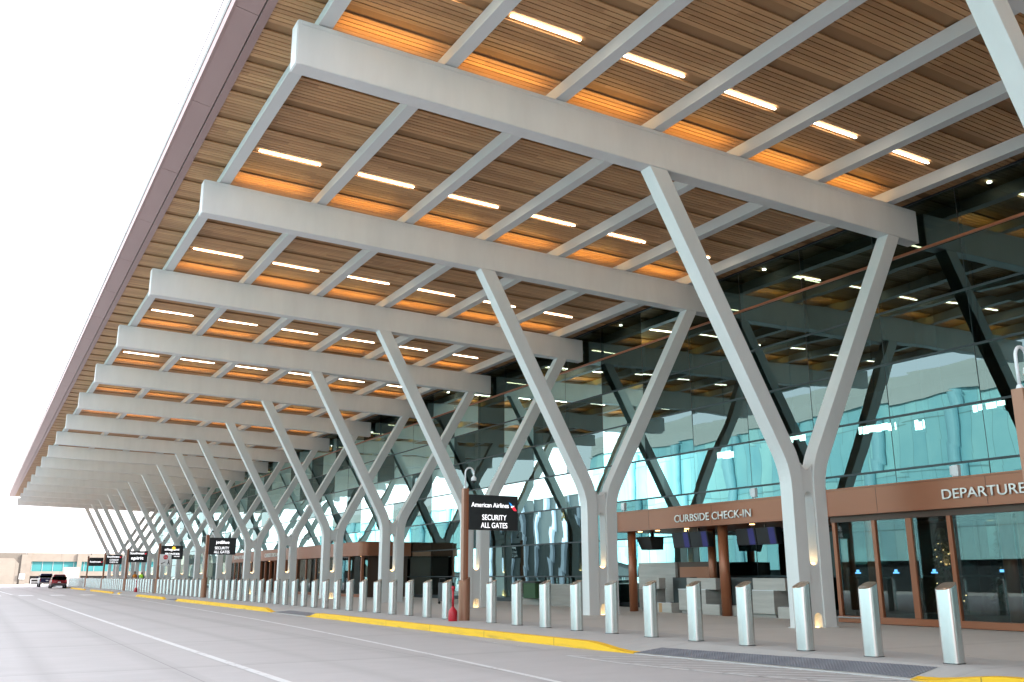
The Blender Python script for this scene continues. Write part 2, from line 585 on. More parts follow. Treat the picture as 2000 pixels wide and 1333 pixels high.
def text(body, name, m, parent, loc, rot, height=None, width=None, depth=0.01, bold=0.0, shear=0.0, space=1.0, align='LEFT'):
    cu = bpy.data.curves.new(name, 'FONT')
    cu.body = body
    cu.size = 1.0
    cu.extrude = 0.0
    cu.offset = bold
    cu.shear = shear
    cu.space_character = space
    tmp = bpy.data.objects.new('tmp', cu)
    C.objects.link(tmp)
    bpy.context.view_layer.update()
    me = bpy.data.meshes.new_from_object(tmp)
    bpy.data.objects.remove(tmp)
    bm = bmesh.new()
    bm.from_mesh(me)
    xs = [v.co.x for v in bm.verts]
    ys = [v.co.y for v in bm.verts]
    x0, x1, y0, y1 = min(xs), max(xs), min(ys), max(ys)
    sy = height / (y1 - y0) if height else width / (x1 - x0)
    sx = width / (x1 - x0) if width else sy
    for v in bm.verts:
        v.co.x = (v.co.x - x0) * sx
        v.co.y = (v.co.y - y0) * sy
        v.co.z = 0
    g = bmesh.ops.extrude_face_region(bm, geom=bm.faces[:])
    for v in [e for e in g['geom'] if isinstance(e, bmesh.types.BMVert)]:
        v.co.z += depth
    bmesh.ops.recalc_face_normals(bm, faces=bm.faces)
    bm.to_mesh(me)
    bm.free()
    me.name = name
    me.materials.clear()
    me.materials.append(MAT[m])
    o = bpy.data.objects.new(name, me)
    C.objects.link(o)
    o.location = loc
    o.rotation_euler = rot
    if parent:
        o.parent = parent
    return o


ROT_S = (R(90), 0, 0)            # faces -Y, reads towards +X
ROT_W = (R(90), 0, R(-90))       # faces -X, reads towards -Y

# ---------------------------------------------------------------- measured layout (metres)
S, Y0, BW = 9.0, 16.584, 0.397           # bay length, near face of first full beam, beam width
XO, XI = 4.444, 23.42                    # beam ends
ZO, SL, BD = 11.398, -0.0214, 1.008
XG = 23.6                                # plane of the glass
WZ = 0.15                                # pavement level
YEND, YBACK = 154.7, -50.0


def zb(x):                               # underside of beams
    return ZO + SL * (x - XO)


def zt(x):
    return zb(x) + BD


def zs(x):                               # soffit
    return zt(x) + 0.40


# ---------------------------------------------------------------- ground, road, pavement
struct(MB().box(-900, 900, -300, 1500, -1.0, -0.02).build('ground', 'ground_far'))
struct(MB().box(-22, 11.6, -60, 330, -0.30, 0.0).build('road', 'road_concrete'))

# kerb height along y: dropped kerbs at the crossings
RAMPS = [(8.75, 14.4, 1.3), (33.2, 37.8, 1.2), (58.4, 62.0, 1.0), (73.8, 81.5, 1.0), (84.0, 87.0, 0.8), (104.5, 109.5, 1.0), (126, 131, 1.0)]


def kx(y):                               # the kerb line drifts towards the building near the camera
    q = min(1.0, max(0.0, (17.0 - y) / 9.0))
    return 10.5 + 0.75 * q * q * (3 - 2 * q)


def kz(y):
    z = WZ
    for a, b, t in RAMPS:
        if a - t < y < b + t:
            if y < a:
                q = (a - y) / t
            elif y > b:
                q = (y - b) / t
            else:
                q = 0
            q = q * q * (3 - 2 * q)
            z = min(z, 0.012 + (WZ - 0.012) * q)
    return z


ys = sorted(set([-50.0, YEND + 20] + [round(a - t + t * i / 6, 3) for a, b, t in RAMPS for i in range(7)] + [round(b + t * i / 6, 3) for a, b, t in RAMPS for i in range(7)] + [5.0 * i for i in range(-9, 35)]))
mb = MB()
for a, b in zip(ys[:-1], ys[1:]):
    za, zb_ = kz(a), kz(b)
    ka, kb = kx(a), kx(b)
    mb.hexa([(ka, a, -0.4), (12.0, a, -0.4), (12.0, b, -0.4), (kb, b, -0.4), (ka, a, za), (12.0, a, WZ), (12.0, b, WZ), (kb, b, zb_)])
mb.box(12.0, 13.55, -50, YEND + 20, -0.4, WZ)
struct(mb.build('kerb_pavement', 'band_concrete'))
struct(MB().box(13.562, 23.45, -50, YEND + 20, -0.4, WZ).build('pavement', 'walk_concrete'))
struct(MB().box(13.55, 13.562, -50, YEND + 20, -0.4, WZ - 0.02).build('pavement_joint', 'black_plastic'))

# yellow painted kerbs: face and a strip of the top
for (a, b) in [(-14, 8.85), (14.3, 33.3), (37.7, 42.9), (42.93, 58.5), (62.0, 73.9), (82.2, 83.6), (87.0, 104.6), (109.6, 126), (131, 133)]:
    mb = MB()
    st = [y for y in ys if a < y < b]
    st = [a] + st + [b]
    for p, q in zip(st[:-1], st[1:]):
        zp, zq = max(kz(p), 0.015), max(kz(q), 0.015)
        tp, tq = 0.006 + 0.17 * (WZ - zp) / 1.5, 0.006 + 0.17 * (WZ - zq) / 1.5
        A_, B_ = kx(p), kx(q)
        wa, wb_ = .16 / (12.0 - A_), .16 / (12.0 - B_)
        mb.hexa([(A_ - .012, p, 0.002), (A_, p, 0.002), (B_, q, 0.002), (B_ - .012, q, 0.002), (A_ - .012, p, zp + .004), (A_, p, zp + .004), (B_, q, zq + .004), (B_ - .012, q, zq + .004)])
        mb.add([(A_ - .012, p, zp + .004), (A_ + .16, p, zp + (WZ - zp) * wa + .005), (B_ + .16, q, zq + (WZ - zq) * wb_ + .005), (B_ - .012, q, zq + .004)], [(0, 1, 2, 3)])
    struct(mb.build('yellow_kerb', 'kerb_yellow'))

# tactile strips on the dropped kerbs
def rz(x, y):
    return 0.012 + (WZ - 0.012) * (x - kx(y)) / (12.0 - kx(y))


for (a, b) in [(8.9, 14.3), (33.4, 37.6), (58.7, 61.8)]:
    mb = MB()
    n = int((b - a) / .5)
    st = [a + (b - a) * i / n for i in range(n + 1)]
    for p, q in zip(st[:-1], st[1:]):
        A_, B_ = kx(p) + .06, kx(q) + .06
        mb.add([(A_, p, rz(A_, p) + .006), (A_ + .60, p, rz(A_ + .60, p) + .006), (B_ + .60, q, rz(B_ + .60, q) + .006), (B_, q, rz(B_, q) + .006)], [(0, 1, 2, 3)])
    if a < 20:
        for i in range(10):
            for j in range(int((b - a) / 0.06)):
                y = a + .03 + .06 * j
                x = kx(y) + .09 + .06 * i
                z = rz(x, y) + .006
                mb.add([(x - .016, y - .016, z), (x + .016, y - .016, z), (x + .016, y + .016, z), (x - .016, y + .016, z),
                        (x - .009, y - .009, z + .007), (x + .009, y - .009, z + .007), (x + .009, y + .009, z + .007), (x - .009, y + .009, z + .007)],
                       [(4, 5, 6, 7), (0, 1, 5, 4), (1, 2, 6, 5), (2, 3, 7, 6), (3, 0, 4, 7)])
    struct(mb.build('tactile_paving', 'tactile_paving'))


def stripe(name, pts, wd, m='line_white', z=0.004):
    mb = MB()
    L = []
    for i, p in enumerate(pts):
        a = Vector(pts[max(i - 1, 0)])
        b = Vector(pts[min(i + 1, len(pts) - 1)])
        d = (b - a).normalized()
        n = Vector((-d.y, d.x)) * wd / 2
        L.append((Vector(p) + n, Vector(p) - n))
    for (a, b), (c, d) in zip(L[:-1], L[1:]):
        mb.add([(a.x, a.y, z), (b.x, b.y, z), (d.x, d.y, z), (c.x, c.y, z)], [(0, 1, 2, 3)])
    return struct(mb.build(name, m))


stripe('lane_line', [(3.86, -20), (3.86, 20), (3.88, 40), (3.95, 70)], 0.14)
stripe('lane_line', [(6.6, 3.0), (7.0, 11), (7.4, 15.5), (7.78, 20.8), (8.1, 26), (8.4, 32), (8.8, 45), (9.1, 60), (9.25, 76)], 0.11)
stripe('edge_line', [(9.85, 16.0), (9.9, 74)], 0.09, 'line_faded')
stripe('edge_line', [(9.4, 84), (9.4, 150)], 0.11, 'line_faded')
stripe('stop_line', [(-8, 70.8), (3.9, 70.8)], 0.25, 'line_faded')
for i in range(6):
    x = -1.1 + 2.2 * i
    mb = MB().add([(x, 80.5, .004), (x + 1.0, 80.5, .004), (x + 1.0, 84.5, .004), (x, 84.5, .004)], [(0, 1, 2, 3)])
    struct(mb.build('crossing_bar', 'line_white'))
stripe('lane_line', [(3.0, 86), (2.2, 130), (1.5, 170)], 0.20)
# hatched crossing by the kerb
stripe('hatch_border', [(9.42, 14.6), (9.36, 13.0), (9.5, 11.9), (9.8, 10.25), (10.5, 8.7), (11.1, 7.7)], 0.11)
for i in range(9):
    y = 14.6 - 0.62 * i
    xa = [9.44, 9.42, 9.40, 9.42, 9.50, 9.60, 9.70, 9.82, 10.1][i]
    stripe('hatch_bar', [(xa, y), (kx(y - 1) - .06, y - 1.05 * (kx(y - 1) - .06 - xa))], 0.085)

# ---------------------------------------------------------------- canopy roof: soffit, fascia, roof deck
roof = tag(empty('canopy_roof', (0, 0, 0)), 'vast sloping roof with slatted wood underside and mauve metal edge', 'roof')
mb, mr = MB(), MB()
y = Y0 + 1.1 - 1.5 * 44
XS0, XS1 = 4.04, 23.60
while y < YEND - 0.2:
    # recess 0.15 wide at y, then nine boards
    for i in range(2, 10):
        a = y + 0.15 * i - .04
        b = min(a + 0.127, YEND - .05)
        if a < YEND - 0.06:
            mb.sbox(XS0, XS1, a, b, 0.0, 0.03, zs)
    y += 1.5
mb.build('wood_soffit', 'wood_slats', roof)
MB().sbox(XS0, 60, YBACK, YEND, 0.05, 0.12, zs).build('soffit_backing', 'wood_recess', roof)
# fascia: bevelled underside plates and vertical edge
f1 = MB()
f1.hexa([(3.86, YBACK, zs(3.9) - .03), (4.04, YBACK, zs(4) - .03), (4.04, YEND, zs(4) - .03), (3.86, YEND, zs(3.9) - .03),
         (3.86, YBACK, zs(3.9) + .2), (4.04, YBACK, zs(4) + .2), (4.04, YEND, zs(4) + .2), (3.86, YEND, zs(3.9) + .2)])
f1.build('inner_trim', 'fascia_metal', roof)
f2 = MB()
yy = YBACK
k = 0
while yy < YEND:
    y2 = min(yy + 4.5, YEND)
    f2.hexa([(3.36, yy + .008, zs(3.4) + .06), (3.835, yy + .008, zs(3.8) - .01), (3.835, y2 - .008, zs(3.8) - .01), (3.36, y2 - .008, zs(3.4) + .06),
             (3.36, yy + .008, zs(3.4) + .5), (3.835, yy + .008, zs(3.8) + .5), (3.835, y2 - .008, zs(3.8) + .5), (3.36, y2 - .008, zs(3.4) + .5)])
    yy = y2
f2.build('fascia_panel', 'fascia_metal', roof)
MB().box(3.30, 3.357, YBACK, YEND + .03, zs(3.4) + .05, zs(3.4) + .11).build('edge_gutter', 'fascia_metal', roof)
ew = MB().tube([(3.25, YBACK, zs(3.4) + .66), (3.25, YEND, zs(3.4) + .66)], .011, 6)
for i in range(34):
    ew.tube([(3.25, YBACK + 6 * i, zs(3.4) + .66), (3.34, YBACK + 6 * i, zs(3.4) + .5)], .006, 4)
ew.build('edge_cable', 'mullion_dark', roof)
MB().sbox(3.4, 60, YBACK, YEND, 0.72, 0.9, zs).build('roof_deck', 'roof_top', roof)
MB().sbox(3.37, 60, YEND, YEND + .06, 0.0, 0.9, zs).build('end_fascia', 'fascia_metal', roof)

# ---------------------------------------------------------------- longitudinal purlins
PX = [4.86 + 2.885 * i for i in range(7)]
for i, x in enumerate(PX):
    mb = MB()
    z0 = zt(x)
    mb.box(x, x + .30, YBACK, YEND - .3, z0 + .012, z0 + .05)            # bottom flange
    mb.box(x + .075, x + .225, YBACK, YEND - .3, z0 + .05, zs(x) - .004)   # box web
    p = mb.build('purlin', 'purlin_paint')
    tag(p, 'long pale grey steel purlin running under the wood soffit, %s from the outer roof edge' % WORDS[i + 1], 'beam', 'purlins under the soffit')

# ---------------------------------------------------------------- transverse beams with uplights
KS = list(range(-2, 16))


def make_beam(k):
    y = Y0 + S * k
    b = empty('roof_beam', (0, y, 0))
    m = MB()
    m.sbox(XO, XI, 0.0, BW, 0.0, BD, zb)
    m.build('box_girder', 'steel_paint', b, bevel=0.004)
    t = MB()
    t.sbox(XO - .018, XO - .002, 0.012, BW - .012, 0.02, BD - .02, zb)
    t.sbox(XI + .002, XI + .018, 0.012, BW - .012, 0.02, BD - .02, zb)
    t.build('end_plate', 'steel_paint', b)
    g = MB()
    g.sbox(XO + .05, XI - .05, -0.014, -0.002, BD - .10, BD - .012, zb)
    g.sbox(XO + .05, XI - .05, -0.014, -0.002, 0.012, 0.045, zb)
    g.build('edge_strip', 'steel_paint', b)
    return b


beam0 = make_beam(0)
up0 = MB()
xx0, xx1 = PX[0] + .45, PX[1] - .2
mbu = MB().box(0, 2.15, -.06, .06, 0.0, 0.006)
lamp = mbu.build('uplight', 'lamp_amber', beam0, loc=(xx0, BW / 2, zt(xx0) + .003))
lamp.rotation_euler = (0, math.atan(-SL), 0)
lamp['label'] = 'amber uplight on top of beam'
for i in range(1, 6):
    c = lamp.copy()
    C.objects.link(c)
    c.parent = beam0
    c.location = (PX[i] + .45, BW / 2, zt(PX[i] + .45) + .003)
beams = {}
for k in KS:
    b = beam0 if k == 0 else copy_tree(beam0)
    b.location = (0, Y0 + S * k + (.2 if k < 0 else 0), 0)
    beams[k] = b
    n = k + 1
    if k >= 0:
        lb = 'deep pale steel roof beam, %s from the camera of the row with visible outer ends' % WORDS[n]
    elif k == -1:
        lb = 'pale roof beam just peeking in at the top right corner'
    else:
        lb = 'pale roof beam overhead behind the top right corner beam'
    tag(b, lb, 'beam', 'transverse roof beams')

# ---------------------------------------------------------------- Y columns


def fillet(pts, idx, r, n=6):
    out = []
    for i, p in enumerate(pts):
        if i in idx:
            a, b, c = Vector(pts[i - 1]), Vector(p), Vector(pts[(i + 1) % len(pts)])
            u, v = (a - b).normalized(), (c - b).normalized()
            p0, p2 = b + u * r, b + v * r
            for j in range(n + 1):
                t = j / n
                q = p0 * (1 - t) ** 2 + b * 2 * t * (1 - t) + p2 * t * t
                out.append((q.x, q.y))
        else:
            out.append(tuple(p))
    return out


def pill(x0, x1, z0, z1, n=8, top=True, bot=True):
    r = (x1 - x0) / 2
    c = (x0 + x1) / 2
    p = []
    if bot:
        p += [(c + r * math.cos(math.pi + math.pi * i / n), z0 + r + r * math.sin(math.pi + math.pi * i / n)) for i in range(n + 1)]
    else:
        p += [(x0, z0), (x1, z0)]
    if top:
        p += [(c + r * math.cos(math.pi * i / n), z1 - r + r * math.sin(math.pi * i / n)) for i in range(n + 1)]
    else:
        p += [(x1, z1), (x0, z1)]
    return p


def plate_with_holes(outer, holes, y0, y1):
    bm = bmesh.new()
    loops = []
    for lp in [outer] + holes:
        vs = [bm.verts.new((p[0], 0, p[1])) for p in lp]
        es = [bm.edges.new((vs[i], vs[(i + 1) % len(vs)])) for i in range(len(vs))]
        loops += es
    bmesh.ops.triangle_fill(bm, use_beauty=True, edges=loops)
    for v in bm.verts:
        v.co.y = y0
    g = bmesh.ops.extrude_face_region(bm, geom=bm.faces[:])
    for v in [e for e in g['geom'] if isinstance(e, bmesh.types.BMVert)]:
        v.co.y = y1
    bmesh.ops.recalc_face_normals(bm, faces=bm.faces)
    me = bpy.data.meshes.new('plate')
    bm.to_mesh(me)
    bm.free()
    return me


def make_column():
    c = empty('y_column', (0, 0, 0))
    xa = 13.36
    om = [(17.38, WZ), (17.38, 3.95), (xa, zb(xa)), (xa + .545, zb(xa + .5)), (17.785, 4.12), (17.785, WZ)]
    om = fillet(om, (1,), .5)
    j = len(om) - 2
    om = fillet(om, (j,), .5)
    MB().prism(om, 0.0, BW).build('outer_limb', 'steel_paint', c, bevel=0.014)
    xb = 22.055
    im = [(18.56, WZ), (18.56, 3.90), (xb + .49, zb(xb + .5)), (xb, zb(xb)), (18.15, 4.07), (18.15, WZ)]
    im = fillet(im, (1,), .5)
    j = len(im) - 2
    im = fillet(im, (j,), .5)
    MB().prism(im, 0.0, BW).build('inner_limb', 'steel_paint', c, bevel=0.014)
    # web with a pill-shaped slot and an arched foot niche, crotch rounded
    x0, x1 = 17.787, 18.148
    outer = [(x0, WZ)]
    arch = pill(17.83, 18.105, WZ, .50, bot=False)
    arch = arch[1:] + arch[:1]
    # foot arch is cut into the bottom edge
    top = [(x1, 4.12), (18.10, 4.03), (18.03, 3.97), (17.967, 3.95), (17.90, 3.97), (17.83, 4.03), (x0, 4.12)]
    outer = [(x0, WZ), (17.83, WZ)] + list(reversed([p for p in pill(17.83, 18.105, WZ, .50, bot=False)[2:]]))[0:] + [(18.105, WZ), (x1, WZ)] + top
    me = plate_with_holes(outer, [pill(17.825, 18.11, 1.62, 3.42)], .035, BW - .035)
    me.materials.append(MAT['steel_paint'])
    wb = bpy.data.objects.new('web_plate', me)
    C.objects.link(wb)
    wb.parent = c
    MB().box(17.34, 17.82, -.03, BW + .03, WZ + .001, WZ + .02).box(18.115, 18.60, -.03, BW + .03, WZ + .001, WZ + .02).build('base_plate', 'purlin_paint', c)
    l1 = MB().box(17.86, 18.08, .10, BW - .10, 1.665, 1.685).build('slot_lamp', 'lamp_niche', c)
    l2 = MB().box(17.85, 18.09, .14, BW - .14, WZ + .004, WZ + .012).build('foot_lamp', 'lamp_niche', c)
    bp = MB().box(17.832, 18.103, BW - .10, BW - .085, WZ + .004, .49).build('niche_back', 'steel_paint', c)
    return c


col0 = make_column()
for k in KS:
    c = col0 if k == 0 else copy_tree(col0)
    c.location = (0, Y0 + S * k + (.2 if k < 0 else 0), 0)
    n = k + 1
    if k >= 0:
        lb = 'white steel Y column with lit slot in its stem, %s complete one from the camera' % WORDS[n]
    elif k == -1:
        lb = 'white steel Y column cut by the top right corner, only one arm visible'
    else:
        lb = 'white steel Y column beyond the right edge'
    if k == -2:
        for o in kids(c):
            bpy.data.objects.remove(o)
        bpy.data.objects.remove(c)
        continue
    tag(c, lb, 'column', 'white Y columns carrying the roof')

# ---------------------------------------------------------------- soffit lights
def line_light(length):
    m = MB()
    m.box(0, length, 0.065, 0.115, -0.006, 0.02)
    return m


lt = line_light(1.74).build('line_light', 'lamp_warm')
first = True
for k in range(-2, 16):
    yl = Y0 + 7.1 + S * k
    if yl > YEND - 1:
        continue
    for i in range(6):
        o = lt if first else lt.copy()
        if not first:
            C.objects.link(o)
        first = False
        x = 5.50 + 2.885 * i
        o.location = (x, yl, zs(x + .9) + .01)
        o.rotation_euler = (0, math.atan(-SL), 0)
        if k >= -1:
            lb = 'glowing ceiling line light, %s from roof edge, row %d counting away from camera' % (WORDS[i + 1], k + 2)
        else:
            lb = 'glowing ceiling line light, %s from roof edge, nearest row overhead' % WORDS[i + 1]
        tag(o, lb, 'ceiling light', 'linear lights in the wood soffit')
dl = MB().cyl((0, 0), .07, -.03, .012, 16).build('downlight', 'lamp_warm')
first = True
for k in range(-1, 16):
    yl = 14.49 + 9.0 * k + (0 if k else 0)
    o = dl if first else dl.copy()
    if not first:
        C.objects.link(o)
    first = False
    o.location = (22.95, yl + .2, zs(22.95) - .0)
    tag(o, 'tiny round downlight in the soffit edge above the glass, %s from the right' % WORDS[k + 2], 'ceiling light', 'round downlights along the glass')

# ---------------------------------------------------------------- terminal building: glass wall, interior
term = tag(empty('terminal_building', (XG, 0, 0)), 'airport terminal building with tall teal reflective glass wall and dark transoms', 'building')
YM0 = 0.38                      # a mullion line
mull_y = [YM0 + 3.0 * i for i in range(-12, 52)]
mull_y = [y for y in mull_y if y < YEND - .5]
rows = [0.30, 1.35, 2.85, 4.42, 6.0, 7.63, 9.25, 10.84, 12.36]
near_panes = []
rest = MB()
rng = random.Random(3)
for i, y in enumerate(mull_y[:-1]):
    for j in range(len(rows) - 1):
        ya, yb, za, zc = y + .012, y + 2.988, rows[j] + .012, rows[j + 1] - .012
        ta, tb, tw = rng.gauss(0, .0035), rng.gauss(0, .0035), rng.gauss(0, .002)
        vs = [(ta, ya, za), (-ta, yb, za), (-ta + tb + tw, yb, zc), (ta + tb - tw, ya, zc)]
        if 12 < y < 47 and len(near_panes) < 96:
            near_panes.append(vs)
        else:
            rest.add(vs, [(0, 1, 2, 3)])
for vs in near_panes:
    cy = sum(v[1] for v in vs) / 4
    m = MB().add(vs, [(0, 1, 2, 3)])
    m.build('glass_pane', 'facade_glass', term)
rp = rest.build('glass_pane', 'facade_glass', term)
rp['kind'] = 'stuff'
mb = MB()
for y in mull_y:
    mb.box(.004, .16, y - .012, y + .012, .15, 12.38)
mb.build('mullion', 'mullion_dark', term)
for j, z in enumerate(rows):
    if j == 7:
        MB().box(-.055, .02, mull_y[0], mull_y[-1], z - .035, z + .045).build('copper_rail', 'bronze_metal', term)
    else:
        MB().box(-.03, .18, mull_y[0], mull_y[-1], z - .03, z + .03).build('transom', 'mullion_dark', term)
MB().box(-.04, .2, mull_y[0], mull_y[-1], WZ - .1, .27).build('base_rail', 'mullion_dark', term)
# interior
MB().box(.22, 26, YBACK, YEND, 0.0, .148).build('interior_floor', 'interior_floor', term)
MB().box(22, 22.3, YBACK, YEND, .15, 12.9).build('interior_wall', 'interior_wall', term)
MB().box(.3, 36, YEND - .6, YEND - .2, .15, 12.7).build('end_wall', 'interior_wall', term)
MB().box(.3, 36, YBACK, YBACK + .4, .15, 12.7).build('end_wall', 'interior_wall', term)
mi = MB()
y = Y0 + 1.1 - 1.5 * 30
while y < YEND - 1.5:
    mi.sbox(.2, 22, y + .25, y + 1.5, 0, .03, lambda x: zs(XG + .2))
    y += 1.5
mi.build('interior_ceiling', 'wood_slats', term)
il = MB()
for k in range(-3, 16):
    for i in range(6):
        for dy in (0.0, 4.5):
            x = 2.2 + 3.1 * i
            yl = Y0 + 7.1 + S * k + dy
            if yl < YEND - 2:
                il.box(x, x + 1.4, yl, yl + .1, zs(XG) - .03, zs(XG) - .01)
o = il.build('interior_light', 'lamp_line_interior', term)
# mezzanine slab edge and interior columns, dark shapes behind the glass
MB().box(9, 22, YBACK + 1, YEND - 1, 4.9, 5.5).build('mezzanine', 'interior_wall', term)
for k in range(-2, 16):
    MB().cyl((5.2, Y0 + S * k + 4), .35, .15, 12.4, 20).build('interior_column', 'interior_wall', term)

# ---------------------------------------------------------------- entrance canopies


def rounded_rect(x0, x1, y0, y1, r, n=8):
    # outline with the two road-side corners rounded
    p = [(x1, y0), (x1, y1)]
    p += [(x0 + r + r * math.cos(math.pi / 2 + math.pi / 2 * i / n), y1 - r + r * math.sin(math.pi / 2 + math.pi / 2 * i / n)) for i in range(n + 1)]
    p += [(x0 + r + r * math.cos(math.pi + math.pi / 2 * i / n), y0 + r + r * math.sin(math.pi + math.pi / 2 * i / n)) for i in range(n + 1)]
    return p


HX = 20.3


def header(root, y0, y1, za=2.93, zc=3.62, joints=()):
    lp = rounded_rect(HX, XG - .06, y0, y1, .55, 10)
    MB().prism(lp, za + .012, zc - .03, 'z').build('header', 'bronze_metal', root, smooth=False)
    lp2 = rounded_rect(HX - .02, XG - .06, y0 - .02, y1 + .02, .56, 10)
    MB().prism(lp2, zc - .028, zc + .012, 'z').build('cap_trim', 'bronze_metal', root)
    MB().prism(lp2, za - .008, za + .01, 'z').build('drip_trim', 'bronze_metal', root)
    j = MB()
    for y in joints:
        j.box(HX - .002, HX + .01, y - .006, y + .006, za + .03, zc - .04)
    if joints:
        j.build('panel_joint', 'bronze_dark', root)


def dl_small(root, pts, z=2.915):
    for (x, y) in pts:
        MB().cyl((x, y), .08, z - .012, z + .001, 16).build('downlight', 'lamp_down', root)


# curbside check-in canopy
cc = tag(empty('check_in_canopy', (0, 0, 0)), 'bronze curbside check-in canopy with round posts between the first two Y columns', 'canopy', 'bronze entrance canopies')
header(cc, 19.15, 28.35, joints=(22.86, 26.1))
text('CURBSIDE CHECK-IN', 'lettering', 'letter_steel', cc, (HX - .03, 24.66, 3.10), ROT_W, height=.24, width=3.60, depth=.02, bold=.004)
for (x, y, r) in [(20.72, 27.68, .15), (20.72, 22.86, .16), (21.95, 24.8, .14), (22.6, 19.6, .15)]:
    MB().cyl((x, y), r, WZ, 2.93, 28).build('round_post', 'bronze_metal', cc, smooth=False).data.shade_smooth()
dl_small(cc, [(20.75, 27.2), (20.75, 26.2), (20.8, 24.7), (21.3, 23.4), (20.8, 21.6), (21.8, 25.9), (21.8, 21.0)])
for (y0, y1, lab) in [(23.75, 25.55, ''), (20.7, 22.4, '')]:
    h = empty('hanging_screen', (0, 0, 0))
    tag(h, 'pair of black hanging screens with blue stripes over the %s check-in desk' % ('left' if y0 > 23 else 'right'), 'screen', 'hanging check-in screens')
    ym = (y0 + y1) / 2
    for a, b in ((y0, ym - .02), (ym + .02, y1)):
        m = MB().hexa([(20.92, a, 2.30), (21.12, a, 2.30), (21.12, b, 2.30), (20.92, b, 2.30), (20.84, a, 2.80), (21.12, a, 2.80), (21.12, b, 2.80), (20.84, b, 2.80)])
        p = m.build('monitor', 'black_plastic', h)
        q = MB().hexa([(20.914, a + .05, 2.305), (20.918, a + .05, 2.305), (20.918, a + .30, 2.305), (20.914, a + .30, 2.305), (20.834, a + .05, 2.795), (20.838, a + .05, 2.795), (20.838, a + .30, 2.795), (20.834, a + .30, 2.795)])
        q.build('blue_stripe', 'screen_blue', p)
    MB().box(21.0, 21.05, ym - .3, ym - .25, 2.8, 2.92).box(21.0, 21.05, ym + .25, ym + .3, 2.8, 2.92).build('bracket', 'black_plastic', h)
hb = tag(empty('hanging_box', (0, 0, 0)), 'black angled box hanging at the left end of the check-in canopy', 'screen')
MB().hexa([(21.0, 26.85, 2.28), (21.5, 26.85, 2.28), (21.5, 27.5, 2.28), (21.0, 27.5, 2.28), (20.85, 26.8, 2.74), (21.5, 26.8, 2.74), (21.5, 27.6, 2.74), (20.85, 27.6, 2.74)]).build('housing', 'dark_panel', hb, bevel=.01)
MB().box(21.2, 21.3, 27.1, 27.2, 2.74, 2.92).build('bracket', 'black_plastic', hb)


def desk(y0, y1, label, dark=True):
    d = tag(empty('check_in_desk', (0, 0, 0)), label, 'desk', 'curbside check-in desks')
    yl0 = y0 + .35
    MB().box(21.15, 21.45, y0, y1 - .15, .93, 1.30).build('upper_panel', 'stone_counter', d, bevel=.008)
    MB().box(21.0, 21.7, yl0, y1 + .12, .25, .925).build('counter_body', 'stone_counter', d, bevel=.008)
    MB().box(21.08, 21.65, yl0 + .03, y1 + .08, WZ, .248).build('plinth', 'stone_wall', d)
    MB().box(20.99, 21.75, yl0 - .02, y1 + .13, .926, .945).build('counter_top', 'white_plastic', d)
    return d


desk(20.75, 22.25, 'pale stone check-in desk with raised panel beside the nearest Y column')
desk(23.80, 25.40, 'pale stone check-in desk between the two round bronze posts')
desk(26.75, 27.60, 'narrow pale stone check-in desk behind the left round bronze post')
for (y0, y1, lab) in [(20.30, 20.82, 'low pale stone bag scale at the foot of the nearest Y column'), (22.35, 23.15, 'low pale bag scale right of the round bronze post base'), (23.35, 24.15, 'low pale bag scale left of the round bronze post base'), (25.75, 27.0, 'low pale bag scale with tan stripe beside the left check-in desk')]:
    s = tag(empty('bag_scale', (0, 0, 0)), lab, 'scale', 'low bag scales between the desks')
    MB().box(20.85, 21.6, y0, y1, WZ, .47).build('scale_body', 'stone_counter', s, bevel=.008)
    MB().box(20.9, 21.55, y0 + .04, y1 - .04, .471, .485).build('weighing_plate', 'chrome', s)
    if y1 - y0 > 1:
        MB().box(20.845, 20.849, 26.25, 26.42, WZ + .01, .465).build('tan_stripe', 'cardboard', s)
for (y0, y1, lab) in [(22.42, 23.6, 'dark side panel behind the bag scales by the round bronze post'), (25.7, 26.6, 'dark upright panel right of the left check-in desk')]:
    s = tag(empty('dark_cabinet', (0, 0, 0)), lab, 'cabinet', 'dark cabinets behind the desks')
    MB().box(21.65, 22.0, y0, y1, .15, 1.32).build('cabinet_body', 'dark_panel', s, bevel=.01)
    MB().box(21.64, 21.648, y0 + .08, y0 + .16, .4, 1.0).build('handle_strip', 'bronze_metal', s)
tw = tag(empty('stone_partition', (0, 0, 0)), 'tall pale stone partition with brown cabinet niche behind the check-in desks', 'partition')
MB().box(22.2, 22.5, 27.1, 29.3, .15, 1.85).build('stone_slab', 'stone_counter', tw, bevel=.01)
MB().box(22.3, 22.9, 25.1, 27.08, .9, 1.85).build('niche_frame', 'bronze_dark', tw)
MB().box(22.285, 22.299, 25.25, 26.95, 1.0, 1.68).build('niche_panel', 'bronze_metal', tw)

# departures vestibule
dv = tag(empty('departures_entrance', (0, 0, 0)), 'bronze framed glass entrance vestibule under DEPARTURES lettering at the right edge', 'entrance', 'bronze entrance canopies')
header(dv, 6.5, 18.55, za=2.95, zc=3.66, joints=(16.49, 13.39, 10.3))
text('DEPARTURES', 'lettering', 'letter_steel', dv, (HX - .03, 14.53, 3.155), ROT_W, height=.24, width=2.30, depth=.02, bold=.004)
my = [18.12, 16.80, 15.72, 14.58, 12.2, 10.9, 9.7, 8.4]
for y in my:
    wd = .055 if y not in (15.72,) else .085
    MB().box(20.45, 20.57, y - wd, y + wd, .33, 2.93).build('door_post', 'bronze_metal', dv, bevel=.006)
MB().box(20.43, 20.60, 8.3, 18.2, WZ + .012, .33).build('bottom_rail', 'bronze_metal', dv, bevel=.006)
MB().box(20.44, 20.59, 8.3, 18.2, 2.78, 2.94).build('top_rail', 'bronze_dark', dv)
